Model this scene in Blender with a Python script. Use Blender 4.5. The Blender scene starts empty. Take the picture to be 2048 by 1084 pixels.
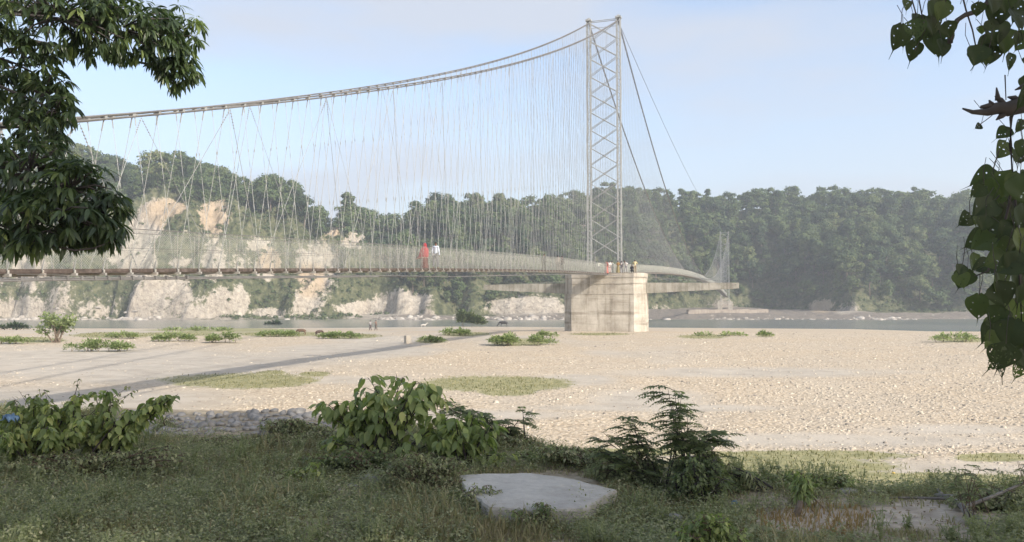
import bpy, math, random
import numpy as np
from mathutils import Vector, Matrix
random.seed(7); RG = np.random.default_rng(7)
S = bpy.context.scene
R = math.radians
# ------------------------------------------------------------------ camera, world, sun, exposure
E = 7.0                     # eye height above the river
FP = 1550.0                 # focal length in pixels of the 2048 wide photograph
PITCH = math.atan(65 / FP)
cam = bpy.data.objects.new('camera', bpy.data.cameras.new('camera'))
S.collection.objects.link(cam); S.camera = cam
cam.location = (0, 0, E); cam.rotation_euler = (R(90) + PITCH, 0, 0)
cam.data.lens = FP / 2048 * 36; cam.data.clip_start = .05; cam.data.clip_end = 20000
SUN_EL = R(30); SH = Vector((.75, -.66, 0)).normalized()          # horizontal direction towards the sun
S.world = bpy.data.worlds.new('World'); S.world.use_nodes = True
wn = S.world.node_tree; wn.nodes.clear()
sky = wn.nodes.new('ShaderNodeTexSky'); sky.sky_type = 'NISHITA'; sky.sun_disc = False
sky.sun_elevation = SUN_EL; sky.sun_rotation = math.atan2(SH.x, SH.y)
sky.altitude = 100; sky.air_density = 1.0; sky.dust_density = 3.5; sky.ozone_density = 1.0
bg = wn.nodes.new('ShaderNodeBackground'); bg.inputs[1].default_value = .13
wo = wn.nodes.new('ShaderNodeOutputWorld')
tc = wn.nodes.new('ShaderNodeTexCoord'); mp = wn.nodes.new('ShaderNodeMapping'); mp.inputs[3].default_value = (1.2, 1.2, 5)
no = wn.nodes.new('ShaderNodeTexNoise'); no.inputs['Scale'].default_value = 1.6; no.inputs['Detail'].default_value = 5; no.inputs['Roughness'].default_value = .5
cr = wn.nodes.new('ShaderNodeValToRGB'); cr.color_ramp.elements[0].position = .42; cr.color_ramp.elements[0].color = (.25, .25, .25, 1); cr.color_ramp.elements[1].position = .62
cr.color_ramp.elements[1].color = (.88, .88, .88, 1)
mx = wn.nodes.new('ShaderNodeMixRGB'); mx.inputs[2].default_value = (2.22, 2.36, 2.66, 1)
wn.links.new(tc.outputs['Generated'], mp.inputs[0]); wn.links.new(mp.outputs[0], no.inputs[0]); wn.links.new(no.outputs[0], cr.inputs[0])
sx = wn.nodes.new('ShaderNodeSeparateXYZ'); wn.links.new(tc.outputs['Generated'], sx.inputs[0])
mr = wn.nodes.new('ShaderNodeMapRange'); mr.inputs[1].default_value = 0; mr.inputs[2].default_value = .32; mr.inputs[3].default_value = .82; mr.inputs[4].default_value = .15; wn.links.new(sx.outputs[2], mr.inputs[0])
mm_ = wn.nodes.new('ShaderNodeMath'); mm_.operation = 'MAXIMUM'; wn.links.new(mr.outputs[0], mm_.inputs[0]); wn.links.new(cr.outputs[0], mm_.inputs[1]); wn.links.new(mm_.outputs[0], mx.inputs[0]); wn.links.new(sky.outputs[0], mx.inputs[1]); wn.links.new(mx.outputs[0], bg.inputs[0]); wn.links.new(bg.outputs[0], wo.inputs[0])
sl = bpy.data.lights.new('sun', 'SUN'); sl.energy = 2.6; sl.angle = R(1.2); sl.color = (1, .92, .82)
so = bpy.data.objects.new('sun', sl); S.collection.objects.link(so)
so.rotation_euler = (-Vector((SH.x * math.cos(SUN_EL), SH.y * math.cos(SUN_EL), math.sin(SUN_EL)))).to_track_quat('-Z', 'Y').to_euler()
S.view_settings.view_transform = 'Standard'; S.view_settings.look = 'None'; S.view_settings.exposure = 1.25; S.view_settings.gamma = 1
S.cycles.max_bounces = 6; S.cycles.transparent_max_bounces = 16; S.cycles.volume_bounces = 1

# ------------------------------------------------------------------ helpers
def smooth(a, b, x):
    t = np.clip((x - a) / (b - a), 0, 1); return t * t * (3 - 2 * t)
_tab = np.random.default_rng(3).random((256, 256))
def vnoise(x, y):
    x = np.asarray(x, float); y = np.asarray(y, float)
    xi = np.floor(x).astype(int); yi = np.floor(y).astype(int); fx = x - xi; fy = y - yi
    fx = fx * fx * (3 - 2 * fx); fy = fy * fy * (3 - 2 * fy)
    g = lambda i, j: _tab[i & 255, j & 255]
    return (g(xi, yi) * (1 - fx) + g(xi + 1, yi) * fx) * (1 - fy) + (g(xi, yi + 1) * (1 - fx) + g(xi + 1, yi + 1) * fx) * fy
def fbm(x, y, o=4):
    s = 0; a = .5
    for k in range(o): s = s + a * vnoise(x * 2 ** k + 17 * k, y * 2 ** k + 31 * k); a *= .5
    return s / (1 - .5 ** o)
CA, SA = math.cos(PITCH), math.sin(PITCH)
def proj(X, Y, Z):
    dz = Z - E; d = Y * CA + dz * SA; u = -Y * SA + dz * CA
    d = np.where(np.abs(d) < .01, .01, d)
    return 1024 + FP * X / d, 542 - FP * u / d
def at(x, y, Y):                                   # the point at depth Y seen at pixel x, y
    cx = (x - 1024) / FP; cy = (542 - y) / FP
    k = Y / (CA - cy * SA)
    return Vector((cx * k, Y, E + (SA + cy * CA) * k))
def tag(o, label=None, cat=None, group=None, kind=None):
    if label: o['label'] = label
    if cat: o['category'] = cat
    if group: o['group'] = group
    if kind: o['kind'] = kind
    return o
def link(o, parent=None):
    S.collection.objects.link(o)
    if parent is not None: o.parent = parent
    return o
def empty(name, loc=(0, 0, 0)):
    o = bpy.data.objects.new(name, None); o.location = loc; o.empty_display_size = .3; return link(o)
def npmesh(name, V, F, mat, parent=None, attrs=None, sm=False, loc=None):
    """V (n,3), F (m,k) or list of such arrays; loc = origin to subtract"""
    V = np.asarray(V, np.float32)
    if loc is not None: V = V - np.asarray(loc, np.float32)
    Fs = F if isinstance(F, list) else [F]
    Fs = [np.asarray(f, np.int32) for f in Fs if len(f)]
    me = bpy.data.meshes.new(name)
    me.vertices.add(len(V)); me.vertices.foreach_set('co', V.ravel())
    tot = np.concatenate([np.full(len(f), f.shape[1], np.int32) for f in Fs]); idx = np.concatenate([f.ravel() for f in Fs])
    me.loops.add(len(idx)); me.loops.foreach_set('vertex_index', idx)
    me.polygons.add(len(tot)); st = np.concatenate([[0], np.cumsum(tot)[:-1]]).astype(np.int32)
    me.polygons.foreach_set('loop_start', st); me.polygons.foreach_set('loop_total', tot)
    if sm: me.polygons.foreach_set('use_smooth', np.ones(len(tot), bool))
    me.update(calc_edges=True)
    for k, (dom, arr) in (attrs or {}).items():
        a = me.attributes.new(k, 'FLOAT', dom); a.data.foreach_set('value', np.asarray(arr, np.float32))
    me.materials.append(mat)
    o = bpy.data.objects.new(name, me)
    if loc is not None and parent is None: o.location = loc
    return link(o, parent)
class MB:                                          # collects solid shapes, links them as one mesh
    def __init__(s): s.v = []; s.q = []; s.n = 0; s.t = []
    def add(s, V, Q, T=()):
        s.v += [tuple(p) for p in V]; s.q += [tuple(i + s.n for i in f) for f in Q]; s.t += [tuple(i + s.n for i in f) for f in T]; s.n += len(V)
    def box(s, c, size, ax=None):                  # ax = three unit axes
        ax = ax or (Vector((1, 0, 0)), Vector((0, 1, 0)), Vector((0, 0, 1))); c = Vector(c)
        V = [c + ax[0] * (size[0] / 2 * i) + ax[1] * (size[1] / 2 * j) + ax[2] * (size[2] / 2 * k) for k in (-1, 1) for j in (-1, 1) for i in (-1, 1)]
        s.add(V, [(0, 2, 3, 1), (4, 5, 7, 6), (0, 1, 5, 4), (2, 6, 7, 3), (0, 4, 6, 2), (1, 3, 7, 5)])
    def tube(s, P, rad, n=6, cap=True):
        P = [Vector(p) for p in P]; rad = rad if hasattr(rad, '__len__') else [rad] * len(P)
        V = []; up = Vector((0, 0, 1))
        for i, p in enumerate(P):
            t = (P[min(i + 1, len(P) - 1)] - P[max(i - 1, 0)])
            t = t.normalized() if t.length > 1e-9 else Vector((0, 0, 1))
            a = t.cross(up)
            if a.length < .05: a = t.cross(Vector((1, 0, 0)))
            a.normalize(); b = t.cross(a)
            V += [p + (a * math.cos(2 * math.pi * k / n) + b * math.sin(2 * math.pi * k / n)) * rad[i] for k in range(n)]
        Q = [(i * n + k, i * n + (k + 1) % n, (i + 1) * n + (k + 1) % n, (i + 1) * n + k) for i in range(len(P) - 1) for k in range(n)]
        s.add(V, Q)
        if cap:
            for e, i in ((0, 0), (1, len(P) - 1)):
                base = s.n - len(V) + i * n
                s.v.append(tuple(P[i])); c = s.n; s.n += 1
                s.t += [(base + (k + 1) % n, base + k, c) if e == 0 else (base + k, base + (k + 1) % n, c) for k in range(n)]
                V = V + [None]
    def build(s, name, mat, parent=None, sm=False):
        me = bpy.data.meshes.new(name); me.from_pydata(s.v, [], s.q + s.t); me.materials.append(mat)
        if sm: me.polygons.foreach_set('use_smooth', [True] * len(me.polygons))
        return link(bpy.data.objects.new(name, me), parent)

# ------------------------------------------------------------------ materials
def nodes(name):
    m = bpy.data.materials.new(name); m.use_nodes = True; t = m.node_tree; b = t.nodes['Principled BSDF']
    return m, t, b
def N(t, kind, **kw):
    n = t.nodes.new(kind)
    for k, v in kw.items():
        if k in n.inputs: n.inputs[k].default_value = v
        else: setattr(n, k, v)
    return n
def ramp(t, fac, cols, pos=None):
    r = t.nodes.new('ShaderNodeValToRGB'); e = r.color_ramp.elements
    while len(e) < len(cols): e.new(.5)
    for i, c in enumerate(cols):
        e[i].position = pos[i] if pos else i / (len(cols) - 1); e[i].color = (*c, 1)
    t.links.new(fac, r.inputs[0]); return r.outputs[0]
def mixc(t, f, a, b, mode='MIX'):
    m = t.nodes.new('ShaderNodeMixRGB'); m.blend_type = mode
    for i, v in enumerate((f, a, b)):
        if isinstance(v, (int, float)): m.inputs[i].default_value = v
        elif isinstance(v, tuple): m.inputs[i].default_value = (*v, 1)
        else: t.links.new(v, m.inputs[i])
    return m.outputs[0]
def math_(t, op, a, b=0.0):
    m = t.nodes.new('ShaderNodeMath'); m.operation = op
    for i, v in enumerate((a, b)):
        if isinstance(v, (int, float)): m.inputs[i].default_value = v
        else: t.links.new(v, m.inputs[i])
    return m.outputs[0]
def noise(t, scale, detail=4, co=None, rough=.55):
    n = N(t, 'ShaderNodeTexNoise', Scale=scale, Detail=detail, Roughness=rough)
    if co is not None: t.links.new(co, n.inputs[0])
    return n.outputs[0]
def attr(t, name):
    a = t.nodes.new('ShaderNodeAttribute'); a.attribute_name = name; return a.outputs['Fac']
def pos(t): return t.nodes.new('ShaderNodeNewGeometry').outputs['Position']
def bump(t, b, h, strength=.5, dist=.05):
    n = N(t, 'ShaderNodeBump', Strength=strength, Distance=dist); t.links.new(h, n.inputs['Height']); t.links.new(n.outputs[0], b.inputs['Normal'])
def simple(name, cols, scale=4, rough=.7, metal=0, bmp=0, detail=5, sc=None):
    m, t, b = nodes(name); co = t.nodes.new('ShaderNodeTexCoord').outputs['Object']
    if sc: 
        mpn = N(t, 'ShaderNodeMapping'); mpn.inputs[3].default_value = sc; t.links.new(co, mpn.inputs[0]); co = mpn.outputs[0]
    f = noise(t, scale, detail, co)
    t.links.new(ramp(t, f, cols, [.3 + .4 * i / (len(cols) - 1) for i in range(len(cols))]), b.inputs[0])
    b.inputs['Roughness'].default_value = rough; b.inputs['Metallic'].default_value = metal
    if bmp: bump(t, b, f, bmp, .05)
    return m
def leafmat(name, cols, transl=.35, rough=.5, spec=.4, objrand=.5):
    m, t, b = nodes(name)
    f = attr(t, 'rnd')
    if objrand:
        oi = t.nodes.new('ShaderNodeObjectInfo').outputs['Random']
        f = math_(t, 'ADD', math_(t, 'MULTIPLY', f, 1 - objrand), math_(t, 'MULTIPLY', oi, objrand))
    c = ramp(t, f, cols); t.links.new(c, b.inputs[0]); b.inputs['Roughness'].default_value = rough
    b.inputs['Specular IOR Level'].default_value = spec
    tr = t.nodes.new('ShaderNodeBsdfTranslucent'); t.links.new(mixc(t, 1.0, c, (1.15, 1.3, .7), 'MULTIPLY'), tr.inputs[0])
    ms = t.nodes.new('ShaderNodeMixShader'); ms.inputs[0].default_value = transl
    t.links.new(b.outputs[0], ms.inputs[1]); t.links.new(tr.outputs[0], ms.inputs[2]); t.links.new(ms.outputs[0], t.nodes['Material Output'].inputs[0])
    return m
M = {}
M['steel'] = simple('galvanised_steel', [(.22, .21, .19), (.36, .35, .32), (.30, .25, .2)], 3, .55, .2)
M['tower'] = simple('weathered_tower_paint', [(.22, .23, .225), (.34, .35, .34), (.27, .26, .235)], 1.5, .6, .1)
M['cable'] = simple('cable_wire', [(.115, .11, .105), (.185, .18, .17)], 2, .55, .2)
M['wire'] = simple('hanger_wire', [(.21, .215, .21), (.31, .315, .30)], 2, .6, .1)
M['mesh'] = simple('fence_wire', [(.34, .35, .30), (.44, .44, .39)], 2, .65, .1)
M['rust'] = simple('rusty_steel', [(.035, .028, .024), (.07, .052, .042), (.12, .10, .09)], 6, .75)
M['bark'] = simple('bark', [(.06, .045, .03), (.13, .10, .075), (.2, .17, .13)], 9, .9, bmp=.6)
M['twig'] = simple('twig', [(.07, .05, .035), (.16, .12, .08)], 9, .85)
M['twig_dark'] = simple('twig_dark', [(.035, .03, .028), (.08, .07, .065)], 9, .85)
M['deadwood'] = simple('dead_wood', [(.11, .10, .09), (.22, .205, .185)], 12, .9, bmp=.5)
M['far_crown'] = leafmat('forest_leaves', [(.022, .04, .024), (.04, .066, .032), (.066, .10, .04), (.11, .145, .055), (.19, .195, .095)], .2, .65, .15, .62)
M['scrub'] = leafmat('scrub_leaves', [(.05, .075, .035), (.085, .115, .05), (.14, .16, .075)], .25, .6, .2, 0)
M['bar_bush'] = leafmat('gravel_bar_leaves', [(.15, .19, .08), (.25, .30, .14), (.38, .42, .24)], .45, .6, .3, .2)
M['mango'] = leafmat('mango_leaves', [(.038, .058, .03), (.066, .10, .045), (.12, .165, .065), (.26, .32, .12)], .42, .36, .5, 0)
M['peepal'] = leafmat('peepal_leaves', [(.035, .05, .024), (.055, .08, .034), (.09, .12, .045), (.17, .2, .05)], .4, .5, .3, 0)
M['broad'] = leafmat('broad_shrub_leaves', [(.13, .17, .065), (.21, .265, .10), (.31, .37, .14), (.50, .50, .20)], .4, .45, .4, 0)
M['pinnate'] = leafmat('pinnate_shrub_leaves', [(.10, .135, .07), (.19, .23, .11), (.30, .33, .18)], .5, .5, .3, 0)
M['weed'] = leafmat('weed_leaves', [(.12, .13, .08), (.22, .245, .135), (.34, .35, .21), (.55, .50, .36)], .4, .6, .2, .1)
M['grass'] = leafmat('grass_blades', [(.18, .145, .10), (.25, .22, .14), (.32, .30, .185), (.55, .46, .33)], .35, .7, .1, 0)
M['bargrass'] = leafmat('bar_grass_blades', [(.10, .095, .05), (.15, .15, .075), (.22, .21, .11), (.32, .29, .17)], .25, .7, .1, 0)
M['litterleaf'] = leafmat('fallen_leaf', [(.12, .08, .05), (.25, .18, .11), (.42, .36, .26)], .1, .8, .1, 0)
M['drygrass'] = leafmat('dry_grass_blades', [(.24, .16, .08), (.33, .23, .12), (.24, .22, .1)], .3, .7, .1, 0)

def ground_material():
    m, t, b = nodes('river_ground'); p = pos(t)
    # pebbles
    v1 = N(t, 'ShaderNodeTexVoronoi', Scale=6.5); t.links.new(p, v1.inputs[0])
    v2 = N(t, 'ShaderNodeTexVoronoi', Scale=14); t.links.new(p, v2.inputs[0])
    peb = mixc(t, .45, ramp(t, v1.outputs['Color'], [(.28, .23, .17), (.47, .39, .29), (.62, .53, .4)]), ramp(t, v2.outputs['Color'], [(.3, .25, .19), (.5, .42, .31), (.66, .58, .46)]))
    edge = ramp(t, v1.outputs['Distance'], [(1, 1, 1), (.72, .68, .63)], [.35, .75])
    peb = mixc(t, .8, peb, edge, 'MULTIPLY')
    sand = ramp(t, noise(t, .8, 8, p, .65), [(.31, .275, .222), (.39, .35, .285), (.45, .405, .335)], [.35, .5, .65])
    sand = mixc(t, .3, sand, ramp(t, noise(t, 30, 3, p), [(.36, .325, .28), (.49, .44, .38)], [.4, .6]))
    peb = mixc(t, ramp(t, noise(t, .15, 6, p), [(0, 0, 0), (.6, .6, .6)], [.4, .6]), peb, mixc(t, .5, peb, sand))
    c = mixc(t, attr(t, 'gravel'), sand, peb)
    gr = ramp(t, noise(t, 3, 8, p, .7), [(.17, .17, .09), (.26, .25, .13), (.36, .32, .2)], [.35, .5, .68])
    gm = math_(t, 'ADD', attr(t, 'grass'), math_(t, 'MULTIPLY', math_(t, 'SUBTRACT', noise(t, 2.2, 8, p, .75), .5), 1.3))
    c = mixc(t, ramp(t, gm, [(0, 0, 0), (1, 1, 1)], [.4, .6]), c, gr)
    soil = ramp(t, noise(t, 7, 8, p, .7), [(.20, .165, .12), (.31, .265, .19), (.44, .39, .31)], [.35, .52, .7])
    c = mixc(t, attr(t, 'soil'), c, soil)
    dirt = ramp(t, noise(t, 5, 8, p, .7), [(.30, .255, .20), (.47, .415, .34)], [.35, .65])
    c = mixc(t, attr(t, 'dirt'), c, dirt)
    wet = attr(t, 'wet'); c = mixc(t, wet, c, (.17, .15, .125))
    t.links.new(c, b.inputs[0]); b.inputs['Roughness'].default_value = .9; b.inputs['Specular IOR Level'].default_value = .15
    h = math_(t, 'ADD', math_(t, 'MULTIPLY', math_(t, 'SUBTRACT', 1, v1.outputs['Distance']), attr(t, 'gravel')), math_(t, 'MULTIPLY', noise(t, 9, 6, p), .6))
    bump(t, b, h, .7, .06); return m
M['ground'] = ground_material()
def hill_material():
    m, t, b = nodes('hillside_rock_and_scrub'); p = pos(t)
    mpn = N(t, 'ShaderNodeMapping'); mpn.inputs[3].default_value = (1, 1, .45); t.links.new(p, mpn.inputs[0]); q = mpn.outputs[0]
    n1 = noise(t, .16, 10, q, .65); n2 = noise(t, .5, 8, p, .7)
    rock = ramp(t, n1, [(.22, .19, .155), (.34, .295, .235), (.44, .395, .33), (.36, .33, .29)], [.3, .45, .58, .72])
    rock = mixc(t, .5, rock, ramp(t, n2, [(.16, .145, .125), (.55, .5, .42)], [.36, .62]))
    warm = ramp(t, n1, [(.36, .27, .17), (.46, .36, .25)], [.35, .65])
    rock = mixc(t, attr(t, 'warm'), rock, warm)
    rock = mixc(t, attr(t, 'mud'), rock, ramp(t, n2, [(.15, .135, .12), (.27, .235, .19)], [.35, .65]))
    veg = ramp(t, noise(t, .35, 8, p, .75), [(.04, .05, .028), (.09, .10, .05), (.19, .18, .11)], [.35, .5, .68])
    f = math_(t, 'ADD', attr(t, 'bare'), math_(t, 'MULTIPLY', math_(t, 'SUBTRACT', n2, .5), 1.6))
    c = mixc(t, ramp(t, f, [(0, 0, 0), (1, 1, 1)], [.38, .6]), veg, rock)
    t.links.new(c, b.inputs[0]); b.inputs['Roughness'].default_value = .95; b.inputs['Specular IOR Level'].default_value = .1
    bump(t, b, math_(t, 'ADD', n1, math_(t, 'MULTIPLY', n2, .5)), 1, 2.5); return m
M['hill'] = hill_material()
def water_material():
    m, t, b = nodes('river_water'); p = pos(t)
    mpn = N(t, 'ShaderNodeMapping'); mpn.inputs[3].default_value = (.35, 1.2, 1); t.links.new(p, mpn.inputs[0])
    n = noise(t, .6, 6, mpn.outputs[0], .6)
    t.links.new(ramp(t, noise(t, .02, 3, p), [(.13, .145, .125), (.19, .19, .16)], [.4, .6]), b.inputs[0])
    b.inputs['Roughness'].default_value = .22; bump(t, b, n, .35, .12); return m
M['water'] = water_material()
def concrete(name, lo, mid, hi, streak=1.0, band=0.0):
    m, t, b = nodes(name); co = t.nodes.new('ShaderNodeTexCoord').outputs['Object']
    mpn = N(t, 'ShaderNodeMapping'); mpn.inputs[3].default_value = (1.6, 1.6, .12); t.links.new(co, mpn.inputs[0])
    st = noise(t, 1.0, 8, mpn.outputs[0], .7); bl = noise(t, .5, 8, co, .7); fine = noise(t, 14, 4, co)
    c = ramp(t, bl, [lo, mid, hi], [.3, .5, .66])
    c = mixc(t, streak, c, ramp(t, st, [(.22, .205, .19), (.75, .73, .70), (1, 1, 1)], [.30, .41, .50]), 'MULTIPLY')
    c = mixc(t, .25, c, ramp(t, fine, [(.5, .5, .5), (1, 1, 1)], [.35, .6]), 'MULTIPLY')
    if band:
        mp2 = N(t, 'ShaderNodeMapping'); mp2.inputs[3].default_value = (.12, .12, 1.3); t.links.new(co, mp2.inputs[0])
        c = mixc(t, band, c, ramp(t, noise(t, 1.0, 5, mp2.outputs[0], .6), [(.5, .47, .43), (1, 1, 1), (.8, .78, .75)], [.33, .45, .7]), 'MULTIPLY')
    t.links.new(c, b.inputs[0]); b.inputs['Roughness'].default_value = .9
    bump(t, b, math_(t, 'ADD', bl, fine), .5, .03); return m
M['pier'] = concrete('stained_concrete', (.30, .27, .225), (.46, .42, .355), (.56, .52, .45), .75, .7)
M['beam'] = concrete('mossy_concrete', (.22, .21, .17), (.36, .34, .29), (.46, .43, .37), 1.0)
M['slab'] = concrete('pale_concrete', (.32, .30, .27), (.44, .42, .375), (.50, .48, .43), .35)
M['stone'] = simple('river_stone', [(.16, .155, .145), (.26, .25, .235), (.36, .345, .32)], 5, .9, bmp=.4)

# ------------------------------------------------------------------ terrain functions
BX = [-60, -24, -18, -15, -5, -2.5, 0, 1.2, 2.5, 6, 15, 60]; BY = [30, 24, 20, 12.5, 11.2, 10.4, 9.0, 7.8, 6.8, 6.2, 6.6, 9]
SX = [-3000, -400, 0, 300, 700, 900, 1300, 1700, 1850, 1950, 2048, 2400, 5000]; SY = [240, 225, 222, 217, 224, 236, 226, 213, 196, 172, 138, 100, 80]
def ground_z(X, Y):
    X = np.asarray(X, float); Y = np.asarray(Y, float)
    px = 1024 + FP * X / np.maximum(Y, 5)
    yb = np.interp(X, BX, BY) + (fbm(X * .7 + 5, Y * .0) - .5) * 1.2
    bank = 5.45 + (fbm(X * .9, Y * .9) - .5) * .16 - .05 * smooth(4, 9, Y) * (X > 1)
    sh = np.interp(px, SX, SY); y0 = np.minimum(100, sh - 45)
    bed = np.interp(Y, [10, 30, 100], [2.9, 3.05, 3.4]) + (fbm(X * .06, Y * .06) - .5) * .35 + (fbm(X * .5, Y * .5) - .5) * .07
    far = 3.4 * (1 - (Y - y0) / (sh - y0)); far = np.where(far < 0, far * .6, far)
    k = smooth(y0 - 12, y0 + 12, Y); bed = bed * (1 - k) + far * k
    bl = smooth(yb, yb + 3.6, Y)
    return bank * (1 - bl) + bed * bl
def hit(x, y, lo=3, hi=260):                       # where the ground is seen at pixel x, y
    Ys = np.geomspace(lo, hi, 900); cx = (x - 1024) / FP; cy = (542 - y) / FP; k = Ys / (CA - cy * SA)
    Xs = cx * k; Zs = E + (SA + cy * CA) * k; g = ground_z(Xs, Ys)
    i = np.argmax(Zs <= g)
    if not (Zs <= g).any(): i = len(Ys) - 1
    return Vector((Xs[i], Ys[i], float(g[i])))
def gpt(X, Y): return Vector((X, Y, float(ground_z(X, Y))))
def ell(px, py, L):                                # strongest of the soft ellipses at pixel px, py
    m = np.zeros_like(px) - 3
    for cx, cy, rx, ry in L: m = np.maximum(m, 1 - ((px - cx) / rx) ** 2 - ((py - cy) / ry) ** 2)
    return m
GRASSES = [(470, 762, 150, 15), (632, 748, 28, 5), (545, 745, 24, 4), (1000, 768, 145, 16), (1015, 782, 60, 10), (1600, 911, 240, 11), (1250, 905, 200, 9), (1500, 935, 330, 24), (1990, 915, 85, 9),
           (1700, 965, 420, 22), (2050, 985, 160, 22), (1410, 673, 55, 4), (860, 681, 30, 5), (1925, 680, 55, 5), (230, 670, 90, 6), (560, 668, 90, 6), (60, 680, 70, 6), (1150, 930, 200, 20), (700, 672, 60, 5), (360, 668, 80, 5), (450, 660, 150, 4), (1040, 684, 60, 7), (930, 668, 50, 5), (1530, 670, 22, 4), (1200, 668, 60, 3)]
SANDS = [(250, 730, 330, 40), (700, 700, 170, 14), (150, 800, 320, 30), (700, 840, 330, 20), (1500, 745, 300, 10), (1300, 815, 260, 8), (1850, 950, 260, 30), (1150, 760, 80, 12), (1900, 860, 180, 12), (700, 760, 90, 9), (1300, 800, 120, 20), (80, 720, 200, 20), (880, 830, 300, 12), (1700, 880, 400, 14)]
def ground():
    a = np.linspace(-1, 1, 641); xs = np.sinh(a * 6.2) / np.sinh(6.2) * 900
    b = np.linspace(0, 1, 620); ys = -40 + 44 * np.clip(b / .08, 0, 1) + np.where(b > .08, 4 * (np.exp((b - .08) / .92 * np.log(75)) - 1), 0)
    X, Y = np.meshgrid(xs, ys); Z = ground_z(X, Y); px, py = proj(X, Y, Z)
    yb = np.interp(X, BX, BY)
    w = (fbm(X * .25, Y * .25) - .5) * 1.6
    front = Y > 3
    grass = np.where(front & (Y > 10), np.clip(.5 + .55 * (ell(px, py, GRASSES) + w * .7), 0, 1), 0)
    sand = np.where(front, np.clip(.5 + .9 * (ell(px, py, SANDS) + w * .6), 0, 1), 0)
    gravel = (1 - sand) * smooth(.28, .5, fbm(X * .08 + 9, Y * .05)) 
    gravel = np.maximum(gravel, smooth(1200, 1500, px) * (1 - sand)) * (grass < .5)
    soil = 1 - smooth(yb + .3, yb + 3, Y + w)
    dirt = np.where(front, smooth(-.3, .5, ell(px, py, [(1850, 1035, 170, 26), (1650, 1002, 60, 7), (1850, 1008, 140, 9), (1560, 1042, 150, 34), (1990, 1065, 80, 20)]) + w * .6), 0) * soil
    sh = np.interp(1024 + FP * X / np.maximum(Y, 5), SX, SY); wet = smooth(sh - 10, sh - 2, Y) * .8
    n, mm = X.shape; i = np.arange(n * mm).reshape(n, mm)
    F = np.stack([i[:-1, :-1], i[:-1, 1:], i[1:, 1:], i[1:, :-1]], -1).reshape(-1, 4)
    o = npmesh('ground', np.stack([X, Y, Z], -1).reshape(-1, 3), F, M['ground'], attrs={k: ('POINT', v.ravel()) for k, v in dict(grass=grass, gravel=gravel, soil=soil, dirt=dirt, wet=wet).items()}, sm=True)
    tag(o, kind='structure')
ground()
o = npmesh('water', [(-2500, 60, 0), (2500, 60, 0), (2500, 900, 0), (-2500, 900, 0)], np.array([(0, 1, 2, 3)]), M["water"]); tag(o, kind='structure')

# far bank and hills: tree-top line of the photograph, trees about eleven metres
TX = [-3000, -900, -300, 0, 180, 300, 340, 440, 480, 560, 592, 612, 650, 672, 700, 735, 765, 830, 900, 960, 1010, 1040, 1090, 1160, 1270, 1320, 1400, 1450, 1560, 1700, 1850, 1900, 1940, 2048, 2300, 3200, 5000]
TY = [380, 350, 330, 322, 318, 325, 342, 352, 372, 385, 398, 434, 436, 424, 420, 428, 440, 425, 412, 400, 402, 408, 388, 377, 366, 377, 380, 385, 374, 380, 375, 390, 382, 372, 365, 370, 400]
def hill_params(px):
    Yf = np.interp(px, [-300, 640, 720, 1130, 1250, 1400, 1560, 1700, 2100], [340, 340, 352, 360, 395, 436, 432, 385, 370])
    zf = np.interp(px, [-300, 640, 720, 1130, 1300, 1450, 1700, 2100], [1.0, 1.0, 2.2, 2.6, 4.0, 5.2, 3.6, 3.0])
    Yr = np.interp(px, [-300, 400, 640, 760, 1100, 1400, 2100], [445, 430, 425, 470, 500, 530, 500])
    zr = E + (607 - np.interp(px, TX, TY)) / FP * Yr - np.interp(px, [600, 900], [8.0, 13.0])
    p = np.interp(px, [0, 600, 900, 1500], [.62, .62, .75, .8])
    return Yf, zf, Yr, zr, p
def hill_z(X, Y):
    px = 1024 + FP * X / Y; lf = 1 - smooth(800, 1150, px)
    Xw = X + 45 * (fbm(X * .012 + 3, Y * .012, 3) - .5) + (Y - 350) * .35 * (fbm(X * .008, Y * 0 + 2, 2) - .3); rg = 1 - np.abs(2 * fbm(Xw * .015 + 11, Y * .006, 4) - 1) * 2.2; rg2 = 1 - np.abs(2 * fbm(Xw * .045 + 2, Y * .03, 4) - 1) * 2
    Y = Y - (12 + 10 * lf) * (.75 - rg) - 7 * lf * (.6 - rg2)
    Yf, zf, Yr, zr, p = hill_params(px)
    u = np.clip((Y - Yf) / (Yr - Yf), 0, 1)
    prof = u ** p
    z = zf + (zr - zf) * prof
    env = np.sin(np.pi * np.clip(u, 0, 1)) ** .6
    g = 1 - np.abs(2 * fbm(X * .028 + 3, Y * .012, 4) - 1) * 2
    left = 1 - smooth(900, 1300, px)
    z = z + env * ((g - .3) * (9 * left + 7) + (fbm(X * .11, Y * .11, 4) - .5) * (11 * left + 3) + (1 - np.abs(2 * fbm(X * .22 + 7, Y * .09, 4) - 1) * 2 - .3) * 3.5 * left)
    z = np.where(Y < Yf, -1.2 + (zf + 1.2) * np.clip((Y - 325) / np.maximum(Yf - 325, 1), 0, 1) ** .8 + (fbm(X * .08, Y * .08) - .5) * 1.2 * smooth(325, 335, Y), z)
    z = np.where(Y > Yr, zr - (Y - Yr) * .25, z)
    return z
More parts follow.
